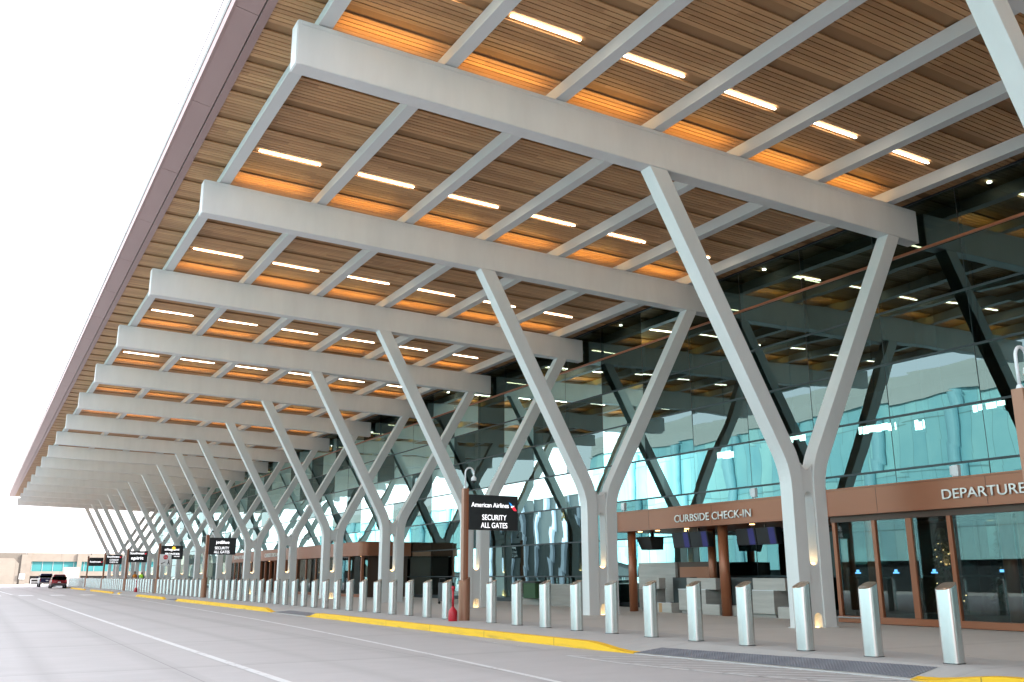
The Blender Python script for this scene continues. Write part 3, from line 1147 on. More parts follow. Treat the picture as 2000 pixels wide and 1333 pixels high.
for a, b in zip(my[1:], my[:-1]):
    g = MB().box(20.50, 20.515, a + .09, b - .09, .334, 2.778).build('door_leaf' if b < 17 and a > 14 else 'side_light', 'door_glass', dv)
    if 14 < a < 17:
        MB().box(20.488, 20.498, (a + b) / 2 - .09, (a + b) / 2 + .09, 1.42, 1.455).build('door_sticker', 'screen_cyan', g)
        MB().box(20.488, 20.498, (a + b) / 2 - .045, (a + b) / 2 + .045, 1.457, 1.52).build('door_sticker', 'screen_cyan', g)
    else:
        MB().box(20.488, 20.498, (a + b) / 2 - .05, (a + b) / 2 + .05, 1.44, 1.50).build('door_sticker', 'screen_cyan', g)
MB().box(20.62, 23.5, 18.10, 18.13, .33, 2.93).build('end_glass', 'door_glass', dv)
for (x, y) in [(21.2, 17.5), (21.3, 13.2), (23.2, 14.9)]:
    MB().cyl((x, y), .17, WZ, 2.93, 24).build('round_post', 'bronze_metal', dv).data.shade_smooth()
dl_small(dv, [(20.95, 17.3), (20.95, 15.9), (20.95, 14.6), (20.95, 12.5), (22.2, 16.5), (22.2, 14.2)], 2.935)
MB().box(20.38, 20.43, 17.1, 18.7, .28, .31).build('push_bar', 'chrome', dv)

# Christmas tree with lights just inside
xt = tag(empty('christmas_tree', (22.35, 16.2, WZ)), 'Christmas tree with tiny yellow lights seen through the entrance doors', 'tree')
mb, ml = MB(), MB()
rg = random.Random(5)
for i in range(900):
    h = rg.random() ** .8
    rr = .5 * (1 - h) * rg.uniform(.4, 1) + .03
    a = rg.uniform(0, 6.283)
    x, y, z = rr * math.cos(a), rr * math.sin(a), .35 + h * 2.1
    d = Vector((math.cos(a), math.sin(a), -.5)) * rg.uniform(.08, .16)
    s = Vector((-math.sin(a), math.cos(a), rg.uniform(-.4, .4))) * .035
    p = Vector((x, y, z))
    mb.add([p - s, p + s, p + d], [(0, 1, 2)])
    if i % 38 == 0:
        ml.ball((x * 1.1, y * 1.1, z), .013, 4)
mb.build('needles', 'leaf_dark', xt)
ml.build('fairy_lights', 'lamp_niche', xt)
MB().cyl((0, 0), .05, 0, 2.2, 10, .01).build('trunk', 'bronze_dark', xt)

# grey counters and partitions inside the hall
for i, (x, y, w_, h_) in enumerate([(25.0, 13.2, 1.6, 1.05), (26.2, 19.5, 2.4, 1.15), (25.4, 33.5, 2.0, 1.1)]):
    s = tag(empty('lobby_counter', (0, 0, 0)), ['grey lobby counter behind the right entrance doors', 'grey lobby counter dimly seen left behind the entrance doors', 'grey lobby counter dimly seen behind glass right of the airline sign'][i], 'counter')
    MB().box(x, x + .7, y, y + w_, .15, h_).build('counter_body', 'stone_wall', s, bevel=.01)
    MB().box(x - .04, x + .74, y - .04, y + w_ + .04, h_ + .001, h_ + .04).build('counter_top', 'white_plastic', s)

# bright hanging displays inside the hall, glimpsed through the glass
for (y, z, wd, lab) in [(24.0, 6.95, 1.75, 'bright hanging display glimpsed through the glass right of the nearest Y column'),
                        (21.9, 6.8, .9, 'small bright hanging display glimpsed through the glass above the DEPARTURES canopy'),
                        (19.3, 7.1, 1.2, 'bright hanging display glimpsed through the glass by the right edge'),
                        (28.3, 7.1, 1.3, 'bright hanging display glimpsed in the fork of the nearest Y column'),
                        (32.6, 6.85, 1.1, 'bright hanging display glimpsed through the glass above CURBSIDE CHECK-IN'),
                        (39.2, 6.6, 1.4, 'bright hanging display glimpsed between the second Y column and its neighbour')]:
    s = tag(empty('hall_display', (30.0, y, z)), lab, 'display', 'bright displays inside the hall')
    MB().box(0, .12, -wd / 2 - .04, wd / 2 + .04, -.26, .26).build('display_case', 'dark_panel', s)
    m = MB()
    x_ = -wd / 2
    rg_ = random.Random(int(y * 10))
    while x_ < wd / 2 - .1:
        w_ = rg_.uniform(.12, .4)
        m.box(-.012, -.002, x_, min(x_ + w_, wd / 2), -.2 + rg_.uniform(0, .12), .2 - rg_.uniform(0, .12))
        x_ += w_ + rg_.uniform(.0, .05)
    m.build('display_face', 'display_light', s)
    MB().box(.04, .08, -.02, .02, .262, 12.3 - z).build('hanger', 'mullion_dark', s)

# little white antenna boxes on top of the canopies
for (y, lab) in [(21.27, 'small white box fixture on top of the curbside check-in canopy'), (14.35, 'small white box fixture on top of the entrance header by DEPARTURES'), (28.0, 'small white box fixture at the far rounded end of the check-in canopy')]:
    s = tag(empty('roof_fixture', (20.65, y, 3.67)), lab, 'fixture', 'white box fixtures on the canopies')
    MB().box(-.06, .06, -.09, .09, .04, .32).build('housing', 'white_plastic', s, bevel=.012)
    MB().box(-.03, .03, .10, .15, .10, .30).build('side_antenna', 'white_plastic', s)
    MB().cyl((0, 0), .02, -.03, .04, 10).build('mount', 'white_plastic', s)

# farther canopies
for (y0, y1, txt, lab, doors) in [
        (54.2, 68.45, '', 'bronze framed glass entrance with wide brown header, middle distance behind the Y columns', True),
        (68.9, 78.55, 'CURBSIDE CHECK-IN', 'second curbside check-in canopy, bronze, just past the middle-distance entrance', False),
        (79.0, 88.8, 'DEPARTURES', 'farthest visible bronze entrance canopy seen beside the blue airline sign', True)]:
    r_ = tag(empty('entrance_canopy', (0, 0, 0)), lab, 'canopy', 'bronze entrance canopies')
    header(r_, y0, y1, 2.60, 3.42)
    if txt:
        text(txt, 'lettering', 'letter_steel', r_, (HX - .03, (y0 + y1) / 2 + 2.2, 2.86), ROT_W, height=.30, width=3.8, depth=.02, bold=.004)
    ps = [y0 + .5 + i * (y1 - y0 - 1) / 6 for i in range(7)]
    for y in ps:
        MB().box(20.5, 20.66, y - .07, y + .07, .15, 2.60).build('door_post', 'bronze_metal', r_)
    if doors:
        for a, b in zip(ps[:-1], ps[1:]):
            MB().box(20.56, 20.575, a + .08, b - .08, .34, 2.55).build('door_leaf', 'door_glass', r_)
        MB().box(20.50, 20.66, y0 + .58, y1 - .58, WZ, .32).build('bottom_rail', 'bronze_metal', r_)
    MB().box(20.9, XG - .1, y0 + .4, y0 + .46, .15, 2.60).build('end_panel', 'bronze_dark', r_)
    dl_small(r_, [(20.9, y0 + 1.5 + 2.1 * i) for i in range(4)], 2.585)
kk = tag(empty('kiosk', (0, 0, 0)), 'tall kiosk with bright blue screen under the second curbside canopy', 'kiosk')
MB().box(21.3, 21.5, 68.9, 69.6, .15, 2.1).build('kiosk_body', 'black_plastic', kk, bevel=.02)
MB().box(21.29, 21.299, 69.0, 69.5, .9, 1.95).build('screen', 'screen_cyan', kk)

# low stone walls along the glass
for (x0, y0, y1, h, lab) in [(21.6, 32.2, 34.9, 1.0, 'low pale stone planter wall beside the second Y column'),
                             (21.4, 35.05, 37.0, .42, 'low stone step block left of the planter wall'),
                             (21.6, 54.8, 64.0, .95, 'long low stone wall in front of the middle-distance entrance glass')]:
    s = tag(empty('stone_wall', (0, 0, 0)), lab, 'wall', 'low stone walls by the glass')
    MB().box(x0, 23.3, y0, y1, WZ, h).build('wall_body', 'stone_wall', s, bevel=.01)
    MB().box(x0 - .03, 23.3, y0 - .03, y1 + .03, h + .001, h + .04).build('coping', 'stone_counter', s)
tb = tag(empty('litter_bin', (21.35, 35.6, 0)), 'dark green litter bin in front of the glass by the stone wall', 'bin')
MB().box(-.3, .3, -.5, .5, .44, 1.08).build('bin_body', 'leaf_dark', tb, bevel=.02)
MB().box(-.33, .33, -.53, .53, 1.082, 1.16).build('bin_lid', 'black_plastic', tb, bevel=.015)
sb = tag(empty('luggage_trolley', (18.9, 39.4, WZ)), 'dark wheeled luggage cart standing behind the bollards near the red ash bin', 'cart')
MB().box(-.25, .25, -.35, .35, .12, .95).build('cart_body', 'black_plastic', sb, bevel=.03)
MB().tube([(-.2, -.3, .95), (-.2, -.3, 1.12), (-.2, .3, 1.12), (-.2, .3, .95)], .02, 8).build('cart_handle', 'black_plastic', sb)
for q in ((-.2, -.28), (-.2, .28), (.2, -.28), (.2, .28)):
    MB().prism([(q[0] + .06 * math.cos(a * .5236), .06 + .06 * math.sin(a * .5236)) for a in range(12)], q[1] - .02, q[1] + .02).build('wheel', 'tyre', sb)
gv = text('A', 'door_letter', 'gold_vinyl', None, (XG - .03, 36.9, 3.85), ROT_W, height=.42, depth=.004, bold=.01)
tag(gv, 'large pale gold letter A on the glass left of the second Y column', 'letter')

# ---------------------------------------------------------------- bollards


def make_bollard():
    b = empty('bollard', (0, 0, WZ))
    n = 56
    loop = []
    for i in range(n):
        a = 2 * math.pi * i / n
        ca, sa = math.cos(a), math.sin(a)
        e = 2.9
        r = .132 / ((abs(ca) ** e + abs(sa) ** e) ** (1 / e))
        r -= .004 * max(0.0, math.cos(4 * a)) ** 1.5
        loop.append((r * ca, r * sa))
    vs, fs = [], []
    hs = lambda x: 1.075 + .42 * x
    for (f, dz) in ((1.0, 0.0),):
        vs += [(x, y, .012) for x, y in loop] + [(x, y, hs(x)) for x, y in loop] + [(x * .93, y * .93, hs(x * .93) + .006) for x, y in loop]
    fs += [tuple(range(n - 1, -1, -1)), tuple(range(2 * n, 3 * n))]
    for r_ in (0, 1):
        fs += [(r_ * n + i, r_ * n + (i + 1) % n, (r_ + 1) * n + (i + 1) % n, (r_ + 1) * n + i) for i in range(n)]
    body = MB().add(vs, fs).build('bollard_body', 'brushed_steel', b)
    body.data.shade_smooth()
    md = body.modifiers.new('edge', 'EDGE_SPLIT')
    md.split_angle = R(30)
    MB().add([(x * 1.05, y * 1.05, 0.0) for x, y in loop] + [(x * 1.05, y * 1.05, .012) for x, y in loop],
             [tuple(range(n - 1, -1, -1)), tuple(range(n, 2 * n))] + [(i, (i + 1) % n, (i + 1) % n + n, i + n) for i in range(n)]).build('base_gasket', 'black_plastic', b)
    return b


POLES = [7.48, 24.62, 59.9, 77.0, 94.3, 111.7, 128.8]
bol = make_bollard()
first = True
cnt = 0
for i in range(-3, 103):
    y = 9.0 + 1.397 * i
    if any(abs(y - p) < .62 for p in POLES):
        continue
    o = bol if first else copy_tree(bol)
    first = False
    o.location = (12.39, y, WZ)
    if i < 0:
        lb = 'brushed steel bollard beyond the right edge beside the near brown sign pole'
    else:
        cnt += 1
        if cnt == 1:
            lb = 'nearest and largest brushed steel bollard at the lower right by the yellow kerb'
        else:
            lb = 'slant-topped brushed steel bollard, %s in the kerb row counting from the right' % ordinal(cnt)
    tag(o, lb, 'bollard', 'stainless bollards along the kerb')

# paper cup on a bollard
cup = tag(empty('paper_cup', (12.37, 9.0 + 1.397 * 10, WZ + 1.08)), 'crumpled paper cup on the bollard just right of the airline sign pole', 'cup')
MB().lathe([(.03, 0), (.042, .10)], n=16).build('cup_body', 'sign_white', cup)
MB().lathe([(.044, .101), (.044, .112)], n=16).build('cup_rim', 'cardboard', cup)

# ---------------------------------------------------------------- sign poles


def make_pole(y, with_sign=True):
    p = empty('sign_pole', (12.39, y, WZ))
    n = 24
    # sleeve with slanted top like the bollards
    loop = [(.165 * math.cos(2 * math.pi * i / n), .165 * math.sin(2 * math.pi * i / n)) for i in range(n)]
    vs = [(x, yy, 0) for x, yy in loop] + [(x, yy, 1.14 + .42 * x) for x, yy in loop]
    fs = [tuple(range(n - 1, -1, -1)), tuple(range(n, 2 * n))] + [(i, (i + 1) % n, (i + 1) % n + n, i + n) for i in range(n)]
    MB().add(vs, fs).build('base_sleeve', 'bronze_pole', p)
    m = MB().box(-.085, .005, -.085, .085, 1.0, 3.74)
    m.build('mast', 'bronze_pole', p, bevel=.008)
    MB().box(.005, .085, -.07, .07, 1.0, 3.74).build('mast_channel', 'bronze_metal', p, bevel=.006)
    MB().cyl((0, 0), .055, 3.742, 3.80, 16, .035).build('camera_flange', 'white_plastic', p)
    g = [(0, 0, 3.79), (0, 0, 4.20)] + [(.14 - .14 * math.cos(a), 0, 4.20 + .16 * math.sin(a)) for a in [math.pi * i / 10 for i in range(1, 10)]] + [(.28, 0, 4.20), (.28, 0, 4.11)]
    MB().tube(g, .024, 10).build('gooseneck', 'white_plastic', p, smooth=True)
    c = MB().lathe([(.03, .14), (.075, .09), (.085, 0)], (.28, 0, 3.98), 20).build('security_camera', 'white_plastic', p, smooth=True)
    MB().ball((.28, 0, 3.97), .065, 10).build('camera_dome', 'black_plastic', c, smooth=True)
    return p


def make_sign(y, kind):
    s = empty('led_sign', (12.39, y, 0))
    x0, x1, z0, z1 = .10, 1.74, 2.70, 3.72
    MB().box(x0, x1, -.09, .09, z0, z1).build('cabinet', 'black_plastic', s, bevel=.008)
    F = -.094

    def T(body, m, xa, xb, za, h, bold=0.0, shear=0.0, sp=1.0):
        return text(body, 'lettering', m, s, (xa, F, za), ROT_S, height=h, width=xb - xa, depth=.003, bold=bold, shear=shear, space=sp)
    if kind == 'a':
        T('American Airlines', 'led_white', .16, 1.42, 3.36, .135, .004)
        MB().add([(1.42, F - .004, 3.53), (1.50, F - .004, 3.49), (1.56, F - .004, 3.42), (1.50, F - .004, 3.41)], [(0, 1, 2, 3)]).build('logo_blue', 'led_blue', s)
        MB().add([(1.50, F - .004, 3.40), (1.60, F - .004, 3.42), (1.70, F - .004, 3.28), (1.60, F - .004, 3.28)], [(0, 1, 2, 3)]).build('logo_red', 'led_red', s)
        MB().add([(1.50, F - .006, 3.42), (1.62, F - .006, 3.43), (1.58, F - .006, 3.395), (1.50, F - .006, 3.37)], [(0, 1, 2, 3)]).build('logo_white', 'led_white', s)
        T('SECURITY', 'led_white', .52, 1.34, 2.99, .155, .0)
        T('ALL GATES', 'led_white', .48, 1.37, 2.76, .155, .0)
    elif kind == 'j':
        T('jetBlue', 'led_white', .50, 1.32, 3.30, .24, .015)
        T('SECURITY', 'led_white', .46, 1.32, 3.02, .16, .0)
        T('ALL GATES', 'led_white', .42, 1.36, 2.78, .16, .0)
    elif kind == 'af':
        T('allegiant', 'led_white', .35, 1.45, 3.30, .22, .015)
        m = MB()
        m.prism([(1.02 + .13 * math.cos(a * .3927), 3.53 + .13 * math.sin(a * .3927)) for a in range(16)], F - .001, F - .006)
        m.build('sun_emblem', 'led_orange', s)
        T('FRONTIER', 'led_white', .42, 1.50, 3.02, .15, .012)
        T('AIRLINES', 'led_white', 1.06, 1.50, 2.88, .07, .02)
    elif kind in ('ss', 'sc', 's'):
        zt_ = 3.42 if kind != 's' else 3.12
        T('Southwest', 'led_white', .20, 1.44, zt_, .20, .015)
        MB().add([(1.48, F - .004, zt_ + .06), (1.62, F - .004, zt_ + .14), (1.60, F - .004, zt_ + .02), (1.54, F - .004, zt_ - .02)], [(0, 1, 2, 3)]).build('heart_emblem', 'led_red', s)
        if kind == 'ss':
            T('spirit', 'led_white', .32, 1.40, 2.86, .34, .02)
        elif kind == 'sc':
            T('CURBSIDE', 'led_white', .48, 1.38, 3.10, .16, .0)
            T('CHECK-IN', 'led_white', .50, 1.34, 2.85, .16, .0)
    return s


kinds = ['none', 'a', 'j', 'af', 'ss', 'sc', 's']
where = ['cut by the right edge of the photo', 'beside the red ash bin', 'of the second signed pole from the right', 'with the small stop sign beside it', 'fourth signed pole from the right', 'fifth signed pole from the right', 'farthest pole carrying a sign']
slab = ['', 'large black LED sign for American Airlines reading SECURITY ALL GATES', 'black LED sign reading jetBlue SECURITY ALL GATES', 'black LED sign reading allegiant and FRONTIER above the small stop sign',
        'black LED sign reading Southwest and spirit', 'black LED sign reading Southwest CURBSIDE CHECK-IN', 'farthest black LED sign, reading only Southwest']
plab = ['nearest brown sign pole with white gooseneck camera, cut by the right edge', 'tall brown sign pole with gooseneck camera beside the red ash bin',
        'brown sign pole holding the jetBlue sign', 'brown sign pole holding the allegiant and FRONTIER sign', 'brown sign pole holding the Southwest and spirit sign',
        'brown sign pole holding the Southwest CURBSIDE CHECK-IN sign', 'farthest brown sign pole, under the Southwest-only sign']
for y, kd, pl, sbl in zip(POLES, kinds, plab, slab):
    p = make_pole(y)
    tag(p, pl, 'pole', 'brown sign poles along the kerb')
    if kd == 'none':
        p.location.x = 12.39
        continue
    tag(make_sign(y, kd), sbl, 'sign', 'LED airline signs')

# stop sign board by the fourth pole
st = tag(empty('stop_sign', (12.12, 75.0, WZ)), 'white board with red STOP octagon, arrow and walking figure hung in front of sign pole', 'sign')
MB().box(0, .84, 0, .02, 2.05, 2.88).build('board', 'sign_white', st)
MB().cyl((.42, .05), .025, 0, 2.9, 10).build('post', 'chrome', st)
MB().prism([(.42 + .17 * math.cos(R(22.5 + 45 * i)), 2.66 + .17 * math.sin(R(22.5 + 45 * i))) for i in range(8)], -.004, -.012).build('octagon', 'sign_red', st)
text('STOP', 'lettering', 'sign_white', st, (.31, -.013, 2.62), ROT_S, height=.075, width=.22, depth=.003, bold=.02)
m = MB()
m.prism([(.10, 2.18), (.20, 2.26), (.18, 2.22), (.42, 2.34), (.44, 2.30), (.20, 2.17), (.23, 2.13)], -.004, -.010)
m.build('arrow', 'black_plastic', st)
m = MB()
m.prism([(.66 + .035 * math.cos(a * .6283), 2.43 + .035 * math.sin(a * .6283)) for a in range(10)], -.004, -.010)
m.prism([(.63, 2.39), (.70, 2.39), (.71, 2.26), (.78, 2.12), (.73, 2.12), (.665, 2.22), (.60, 2.12), (.55, 2.12), (.62, 2.26)], -.004, -.010)
m.build('walking_figure', 'black_plastic', st)

# red smokers' posts
def ash(x, y, lab):
    a = tag(empty('ash_bin', (x, y, WZ)), lab, 'ash bin', 'red smokers posts')
    MB().lathe([(.125, 0), (.13, .02), (.13, .24), (.12, .28), (.05, .37), (.035, .40)], n=28).build('ash_base', 'red_plastic', a, smooth=True).modifiers.new('e', 'EDGE_SPLIT')
    MB().lathe([(.033, .398), (.030, .86)], n=16).build('ash_tube', 'red_plastic', a, smooth=True)
    MB().lathe([(.034, .84), (.055, .87), (.055, .92), (.03, .96), (.005, .965)], n=18).build('ash_cap', 'red_plastic', a, smooth=True)
    return a


ash(11.95, 24.45, 'red plastic ash bin with thin neck beside the tall airline sign pole')
ash(12.0, 84.5, 'small distant red ash bin in front of the bollards below the workers')

# ---------------------------------------------------------------- workers
def person(loc, rz, vest, label, helmet):
    root = empty('person', loc, rz)
    tag(root, label, 'person', 'workers in high-visibility vests')
    J = [((0, 0, .92), .155), ((0, 0, 1.10), .145), ((0, .01, 1.32), .165), ((0, .01, 1.44), .09), ((0, .0, 1.50), .052), ((0, -.005, 1.57), .085), ((0, 0, 1.66), .088),
         ((.19, .01, 1.38), .065), ((.25, .02, 1.12), .047), ((.23, -.10, .92), .036), ((.225, -.15, .86), .034),
         ((-.19, .01, 1.38), .065), ((-.25, .02, 1.12), .047), ((-.22, -.12, .93), .036), ((-.215, -.17, .87), .034),
         ((.10, 0, .84), .10), ((.11, -.01, .48), .068), ((.115, .02, .10), .048), ((.12, -.12, .05), .04),
         ((-.10, 0, .84), .10), ((-.12, .02, .48), .068), ((-.125, .05, .10), .048), ((-.13, -.09, .05), .04)]
    E_ = [(0, 1), (1, 2), (2, 3), (3, 4), (4, 5), (5, 6), (3, 7), (7, 8), (8, 9), (9, 10), (3, 11), (11, 12), (12, 13), (13, 14), (0, 15), (15, 16), (16, 17), (17, 18), (0, 19), (19, 20), (20, 21), (21, 22)]
    me = bpy.data.meshes.new('body')
    me.from_pydata([j[0] for j in J], E_, [])
    me.materials.append(MAT['jacket_dark'])
    b = bpy.data.objects.new('body', me)
    C.objects.link(b)
    b.parent = root
    sk = b.modifiers.new('skin', 'SKIN')
    for v, j in zip(me.skin_vertices[0].data, J):
        v.radius = (j[1], j[1] * .85)
    me.skin_vertices[0].data[0].use_root = True
    b.modifiers.new('sub', 'SUBSURF').levels = 1
    sk.use_smooth_shade = True
    # vest, trousers, face, helmet, hands
    v = MB().lathe([(.16, .0), (.175, .25), (.20, .40), (.17, .50), (.09, .55)], (0, 0, .92), 20)
    v.v = [(x * 1.12, y * .78, z) for x, y, z in v.v]
    vo = v.build('vest', vest, root, smooth=True)
    sv = MB().lathe([(.180, 0), (.180, .05)], (0, 0, 1.10), 20)
    sv.v = [(x * 1.12, y * .80, z) for x, y, z in sv.v]
    sv.build('reflective_band', 'vest_silver', vo)
    for sx in (-1, 1):
        MB().tube([(sx * .10, 0, .90), (sx * .11, 0, .5), (sx * .12, .03, .10)], [.115, .09, .07], 12).build('trouser_leg', 'trouser_dark', root, smooth=True)
        MB().ball((sx * .125, -.06, .05), .06, 8).build('boot', 'boot', root, smooth=True)
        hnd = MB().ball((sx * .222, -.17, .85), .032, 8)
        for f in range(4):
            hnd.tube([(sx * (.20 + .014 * f), -.18, .835), (sx * (.20 + .014 * f), -.195, .80), (sx * (.20 + .013 * f), -.185, .77 + (.008 if f in (0, 3) else 0))], .0075, 6)
        hnd.tube([(sx * .20, -.17, .85), (sx * .185, -.195, .825)], .009, 6)
        hnd.build('hand', 'skin', root, smooth=True)
    hd = MB().ball((0, -.01, 1.60), .092, 12, 1.2)
    hd.tube([(0, -.095, 1.60), (0, -.118, 1.575)], [.012, .016], 6)
    hd.build('face', 'skin', root, smooth=True)
    for sx in (-1, 1):
        MB().ball((sx * .033, -.092, 1.615), .011, 6).build('eye', 'black_plastic', root)
    if helmet:
        MB().lathe([(.125, 0), (.112, .015), (.105, .06), (.07, .11), (.01, .125)], (0, 0, 1.645), 18).build('hard_hat', 'sign_white', root, smooth=True)
    else:
        MB().lathe([(.10, 0), (.10, .04), (.06, .09), (.01, .1)], (0, 0, 1.63), 16).build('beanie', 'jacket_dark', root, smooth=True)
    return root


person((14.05, 96.2, WZ - .14 + .14), R(150), 'vest_lime', 'person in white hard hat and lime vest with back turned behind the far bollards', True)
person((13.35, 95.6, WZ), R(20), 'vest_orange', 'person in dark cap and orange-yellow vest left of the lime vest worker', False)

# ---------------------------------------------------------------- vehicles (rear towards camera)
def wheel_part(root, x, y, r=.36, wd=.24):
    w_ = empty('wheel', (x, y, r))
    w_.parent = root
    n = 24
    t = MB()
    lp = [(r * math.cos(2 * math.pi * i / n), r * math.sin(2 * math.pi * i / n)) for i in range(n)]
    t.prism(lp, -wd / 2, wd / 2, 'x')
    t.build('tyre', 'tyre', w_, bevel=.03)
    MB().prism([(p[0] * .62, p[1] * .62) for p in lp], -wd / 2 - .01, wd / 2 + .01, 'x').build('rim', 'rim_silver_sunlit_body', w_)


def loft(secs, m, name, parent, bevel=.05):
    # secs: list of (y, [(x,z)...]) closed outlines of equal length, symmetric car body sections
    mb = MB()
    n = len(secs[0][1])
    vs = []
    for y, lp in secs:
        vs += [(p[0], y, p[1]) for p in lp]
    fs = [tuple(range(n)), tuple(range(len(vs) - 1, len(vs) - n - 1, -1))]
    for i in range(len(secs) - 1):
        for k in range(n):
            fs.append((i * n + k, i * n + (k + 1) % n, (i + 1) * n + (k + 1) % n, (i + 1) * n + k))
    mb.add(vs, fs)
    o = mb.build(name, m, parent, bevel=bevel, seg=3)
    o.data.shade_smooth()
    o.modifiers.new('es', 'EDGE_SPLIT').split_angle = R(35)
    return o


def sec(hw, z0, z1, tuck=.04):
    return [(-hw + tuck, z0), (hw - tuck, z0), (hw, z0 + .25), (hw, (z0 + z1) / 2), (hw - tuck, z1), (-hw + tuck, z1), (-hw, (z0 + z1) / 2), (-hw, z0 + .25)]


# red SUV
sv = tag(empty('red_suv', (9.5, 130.2, 0)), 'dark red SUV seen from behind at the far kerb, right of the pickup', 'car', 'cars on the far road')
loft([(0, sec(.86, .42, .98)), (.12, sec(.90, .36, 1.02)), (1.2, sec(.92, .32, 1.04)), (3.2, sec(.92, .32, 1.02)), (4.2, sec(.86, .36, .92)), (4.5, sec(.78, .42, .78))], 'car_red', 'body', sv)
loft([(.12, sec(.80, .99, 1.10, .05)), (.42, sec(.76, .99, 1.66, .12)), (.7, sec(.75, .99, 1.72, .13)), (2.3, sec(.75, .99, 1.70, .13)), (3.2, sec(.78, .99, 1.05, .05))], 'car_red', 'cabin', sv)
MB().add([(-.62, .10, 1.10), (.62, .10, 1.10), (.54, .345, 1.60), (-.54, .345, 1.60)], [(0, 1, 2, 3)]).build('rear_window', 'car_glass', sv)
for s_ in (-1, 1):
    MB().add([(s_ * .835, .75, 1.08), (s_ * .835, 2.9, 1.08), (s_ * .66, 2.3, 1.62), (s_ * .66, .95, 1.62)], [(0, 1, 2, 3)]).build('side_window', 'car_glass', sv)
    MB().box(s_ * .74 - .09, s_ * .74 + .09, -.02, .10, .80, 1.04).build('tail_light', 'tail_red', sv, bevel=.02)
    wheel_part(sv, s_ * .80, .85)
    wheel_part(sv, s_ * .80, 3.6)
MB().box(-.84, .84, -.07, .10, .36, .62).build('bumper', 'car_trim', sv, bevel=.04)
MB().box(-.16, .16, -.085, -.072, .70, .80).build('number_plate', 'sign_white', sv)

# navy pickup
pk = tag(empty('pickup_truck', (9.35, 150.0, 0)), 'dark navy pickup truck with painted-pale sunlit side seen from behind, left of the red SUV', 'truck', 'cars on the far road')
loft([(0, sec(.94, .55, 1.22)), (.05, sec(.97, .5, 1.25)), (3.4, sec(.98, .5, 1.25)), (4.6, sec(.97, .5, 1.20)), (5.6, sec(.92, .5, 1.05))], 'rim_silver_sunlit_body', 'body', pk)  # truck is navy; silver puts the sunlight on its side into the colour
loft([(1.9, sec(.86, 1.2, 1.3)), (2.15, sec(.82, 1.2, 1.86, .12)), (3.7, sec(.82, 1.2, 1.88, .12)), (4.5, sec(.86, 1.2, 1.28))], 'car_navy', 'cabin', pk)
MB().box(-.88, .88, -.03, -.002, .66, 1.24).build('tailgate', 'car_navy', pk, bevel=.01)
MB().add([(-.66, 2.0, 1.38), (.66, 2.0, 1.38), (.60, 2.1, 1.76), (-.60, 2.1, 1.76)], [(0, 1, 2, 3)]).build('rear_window', 'car_glass', pk)
MB().box(-.96, .96, -.16, -.02, .50, .64).build('bumper', 'chrome', pk, bevel=.02)
MB().box(-.16, .16, -.05, -.031, .86, .96).build('number_plate', 'sign_white', pk)
for s_ in (-1, 1):
    MB().box(s_ * .91 - .05, s_ * .91 + .05, -.04, .03, .80, 1.18).build('tail_light', 'tail_red', pk)
    MB().box(s_ * 1.10 - .10, s_ * 1.10 + .10, 3.7, 3.78, 1.25, 1.50).build('wing_mirror', 'car_navy', pk, bevel=.03)
    wheel_part(pk, s_ * .84, 1.0, .42, .28)
    wheel_part(pk, s_ * .84, 4.6, .42, .28)

# ---------------------------------------------------------------- far structures
cw = tag(empty('concrete_wall_building', (0, 0, 0)), 'tan concrete building with chamfered arch panel at the far left end of road', 'building')
MB().box(-60, 8.6, 205, 212, -1, 5.9).build('wall', 'wall_concrete', cw)
m = MB()
m.prism([(-12, -.5), (7.6, -.5), (7.6, 3.9), (6.6, 4.9), (1.5, 4.9), (-.5, 3.6), (-12, 3.6)], 204.85, 204.98)
m.build('arch_panel', 'wall_concrete', cw)
MB().box(7.95, 8.9, 204.7, 212, -1, 5.6).build('corner_pier', 'wall_concrete', cw)
MB().box(7.85, 8.8, 204.55, 204.6, 1.0, 2.0).build('notice_panel', 'sign_white', cw)

fb = tag(empty('far_terminal_wing', (0, 0, 0)), 'long low concrete building with teal ribbon windows behind the far sign poles', 'building')
MB().box(9.5, 90, 222, 240, 4.55, 6.3).build('upper_wall', 'wall_concrete', fb)
MB().box(9.7, 90, 222.4, 240, 2.55, 4.55).build('ribbon_window', 'ribbon_glass', fb)
MB().box(9.5, 90, 222, 240, 1.6, 2.55).build('lower_wall', 'wall_concrete', fb)
MB().box(9.9, 90, 224, 240, -1, 1.6).build('dock_recess', 'dark_panel', fb)
for i in range(9):
    x = 9.6 + 9.6 * i
    MB().box(x, x + .9, 221.7, 222.0, -1, 6.2).build('pier', 'wall_concrete', fb)
mm = MB()
for i in range(40):
    mm.box(10.6 + 2.0 * i, 10.68 + 2.0 * i, 222.33, 222.39, 2.56, 4.54)
mm.build('window_mullion', 'garage_white', fb)
ct = tag(empty('storage_container', (16.5, 200, 0)), 'small cream storage unit standing before the far teal ribbon windows', 'container')
MB().box(-1.25, 1.4, 0, 3, -.3, 3.2).build('container_body', 'stone_counter', ct, bevel=.02)
MB().box(-.2, -.14, -.04, -.001, 0, 3.1).build('door_seam', 'stone_wall', ct)
rl = tag(empty('guard_rail', (0, 0, 0)), 'white guard railing far down the road left of the pickup', 'railing')
MB().box(9.2, 30, 190, 190.06, 1.0, 1.08).build('top_rail', 'white_plastic', rl)
MB().box(9.2, 30, 190, 190.06, .5, .56).build('mid_rail', 'white_plastic', rl)
for i in range(11):
    MB().box(9.2 + 2 * i, 9.28 + 2 * i, 190.0, 190.06, 0, .98).build('rail_post', 'white_plastic', rl)
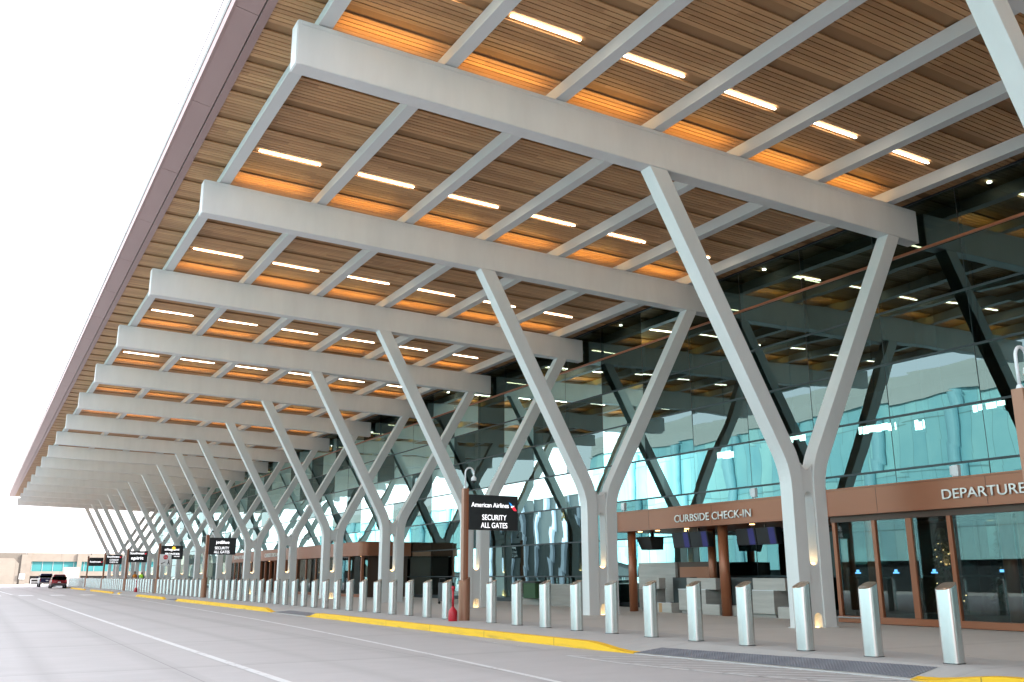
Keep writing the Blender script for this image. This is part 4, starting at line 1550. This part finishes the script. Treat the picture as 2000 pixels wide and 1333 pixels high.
for (x, y, z, lab) in [(12.4, 262, 9.9, 'thin street lamp above the far left concrete building'), (26.6, 262, 9.6, 'thin street lamp seen left of the farthest Y column arms')]:
    l = tag(empty('street_lamp', (x, y, 0)), lab, 'street lamp', 'far street lamps')
    MB().tube([(0, 0, 0), (0, 0, z - .2)], [.10, .05], 8).build('mast', 'garage_white', l)
    MB().box(-.55, .55, -.2, .2, z - .2, z + .02).build('lamp_head', 'car_trim', l, bevel=.05)

# parking garage across the road: it is what the glass wall mirrors
ga = tag(empty('parking_garage', (0, 0, 0)), 'long parking garage across the road with teal panels, mirrored in the terminal glass', 'building')
GX = -30.0
MB().box(GX - 30, GX, -60, 112, 2.6, 17.7).build('panel_wall', 'garage_panel', ga)
MB().box(GX - 30, GX, 150, 236, 2.6, 13.5).build('panel_wall', 'garage_panel', ga)
MB().box(GX - 30.1, GX + .25, -60, 112, 17.7, 20.4).build('parapet', 'garage_white', ga)
MB().box(GX - 30.1, GX + .25, 150, 236, 13.5, 15.2).build('parapet', 'garage_white', ga)
MB().box(GX - 29.8, GX - .8, -60, 236, -.5, 2.6).build('ground_storey', 'garage_dark', ga)
for i in range(30):
    y = -55 + 9.8 * i
    if 110 < y < 152 or y > 234:
        continue
    MB().cyl((GX + .55, y), .55, 0, 17.5 if y < 112 else 13.4, 16).build('round_pier', 'garage_pier', ga)
twr = tag(empty('reflection_tower', (0, 0, 0)), 'unseen dark tower with white vertical fins, added for the striped reflection behind the airline sign', 'building')  # unseen tower, added only to give the glass its striped reflection
MB().box(GX - 16, GX + 1, 112.5, 149.5, -.5, 13.0).build('tower_body', 'garage_dark', twr)
MB().box(GX - 16, GX + 1.2, 112.5, 149.5, 13.0, 14.0).build('tower_cap', 'garage_white', twr)
rg = random.Random(9)
for i in range(9):
    y = 113.5 + 4.0 * i + rg.uniform(-.3, .3)
    MB().box(GX + 1.05, GX + 1.5, y, y + rg.uniform(.35, 1.1), -.3, 12.9).build('white_fin', 'fin_white', twr)
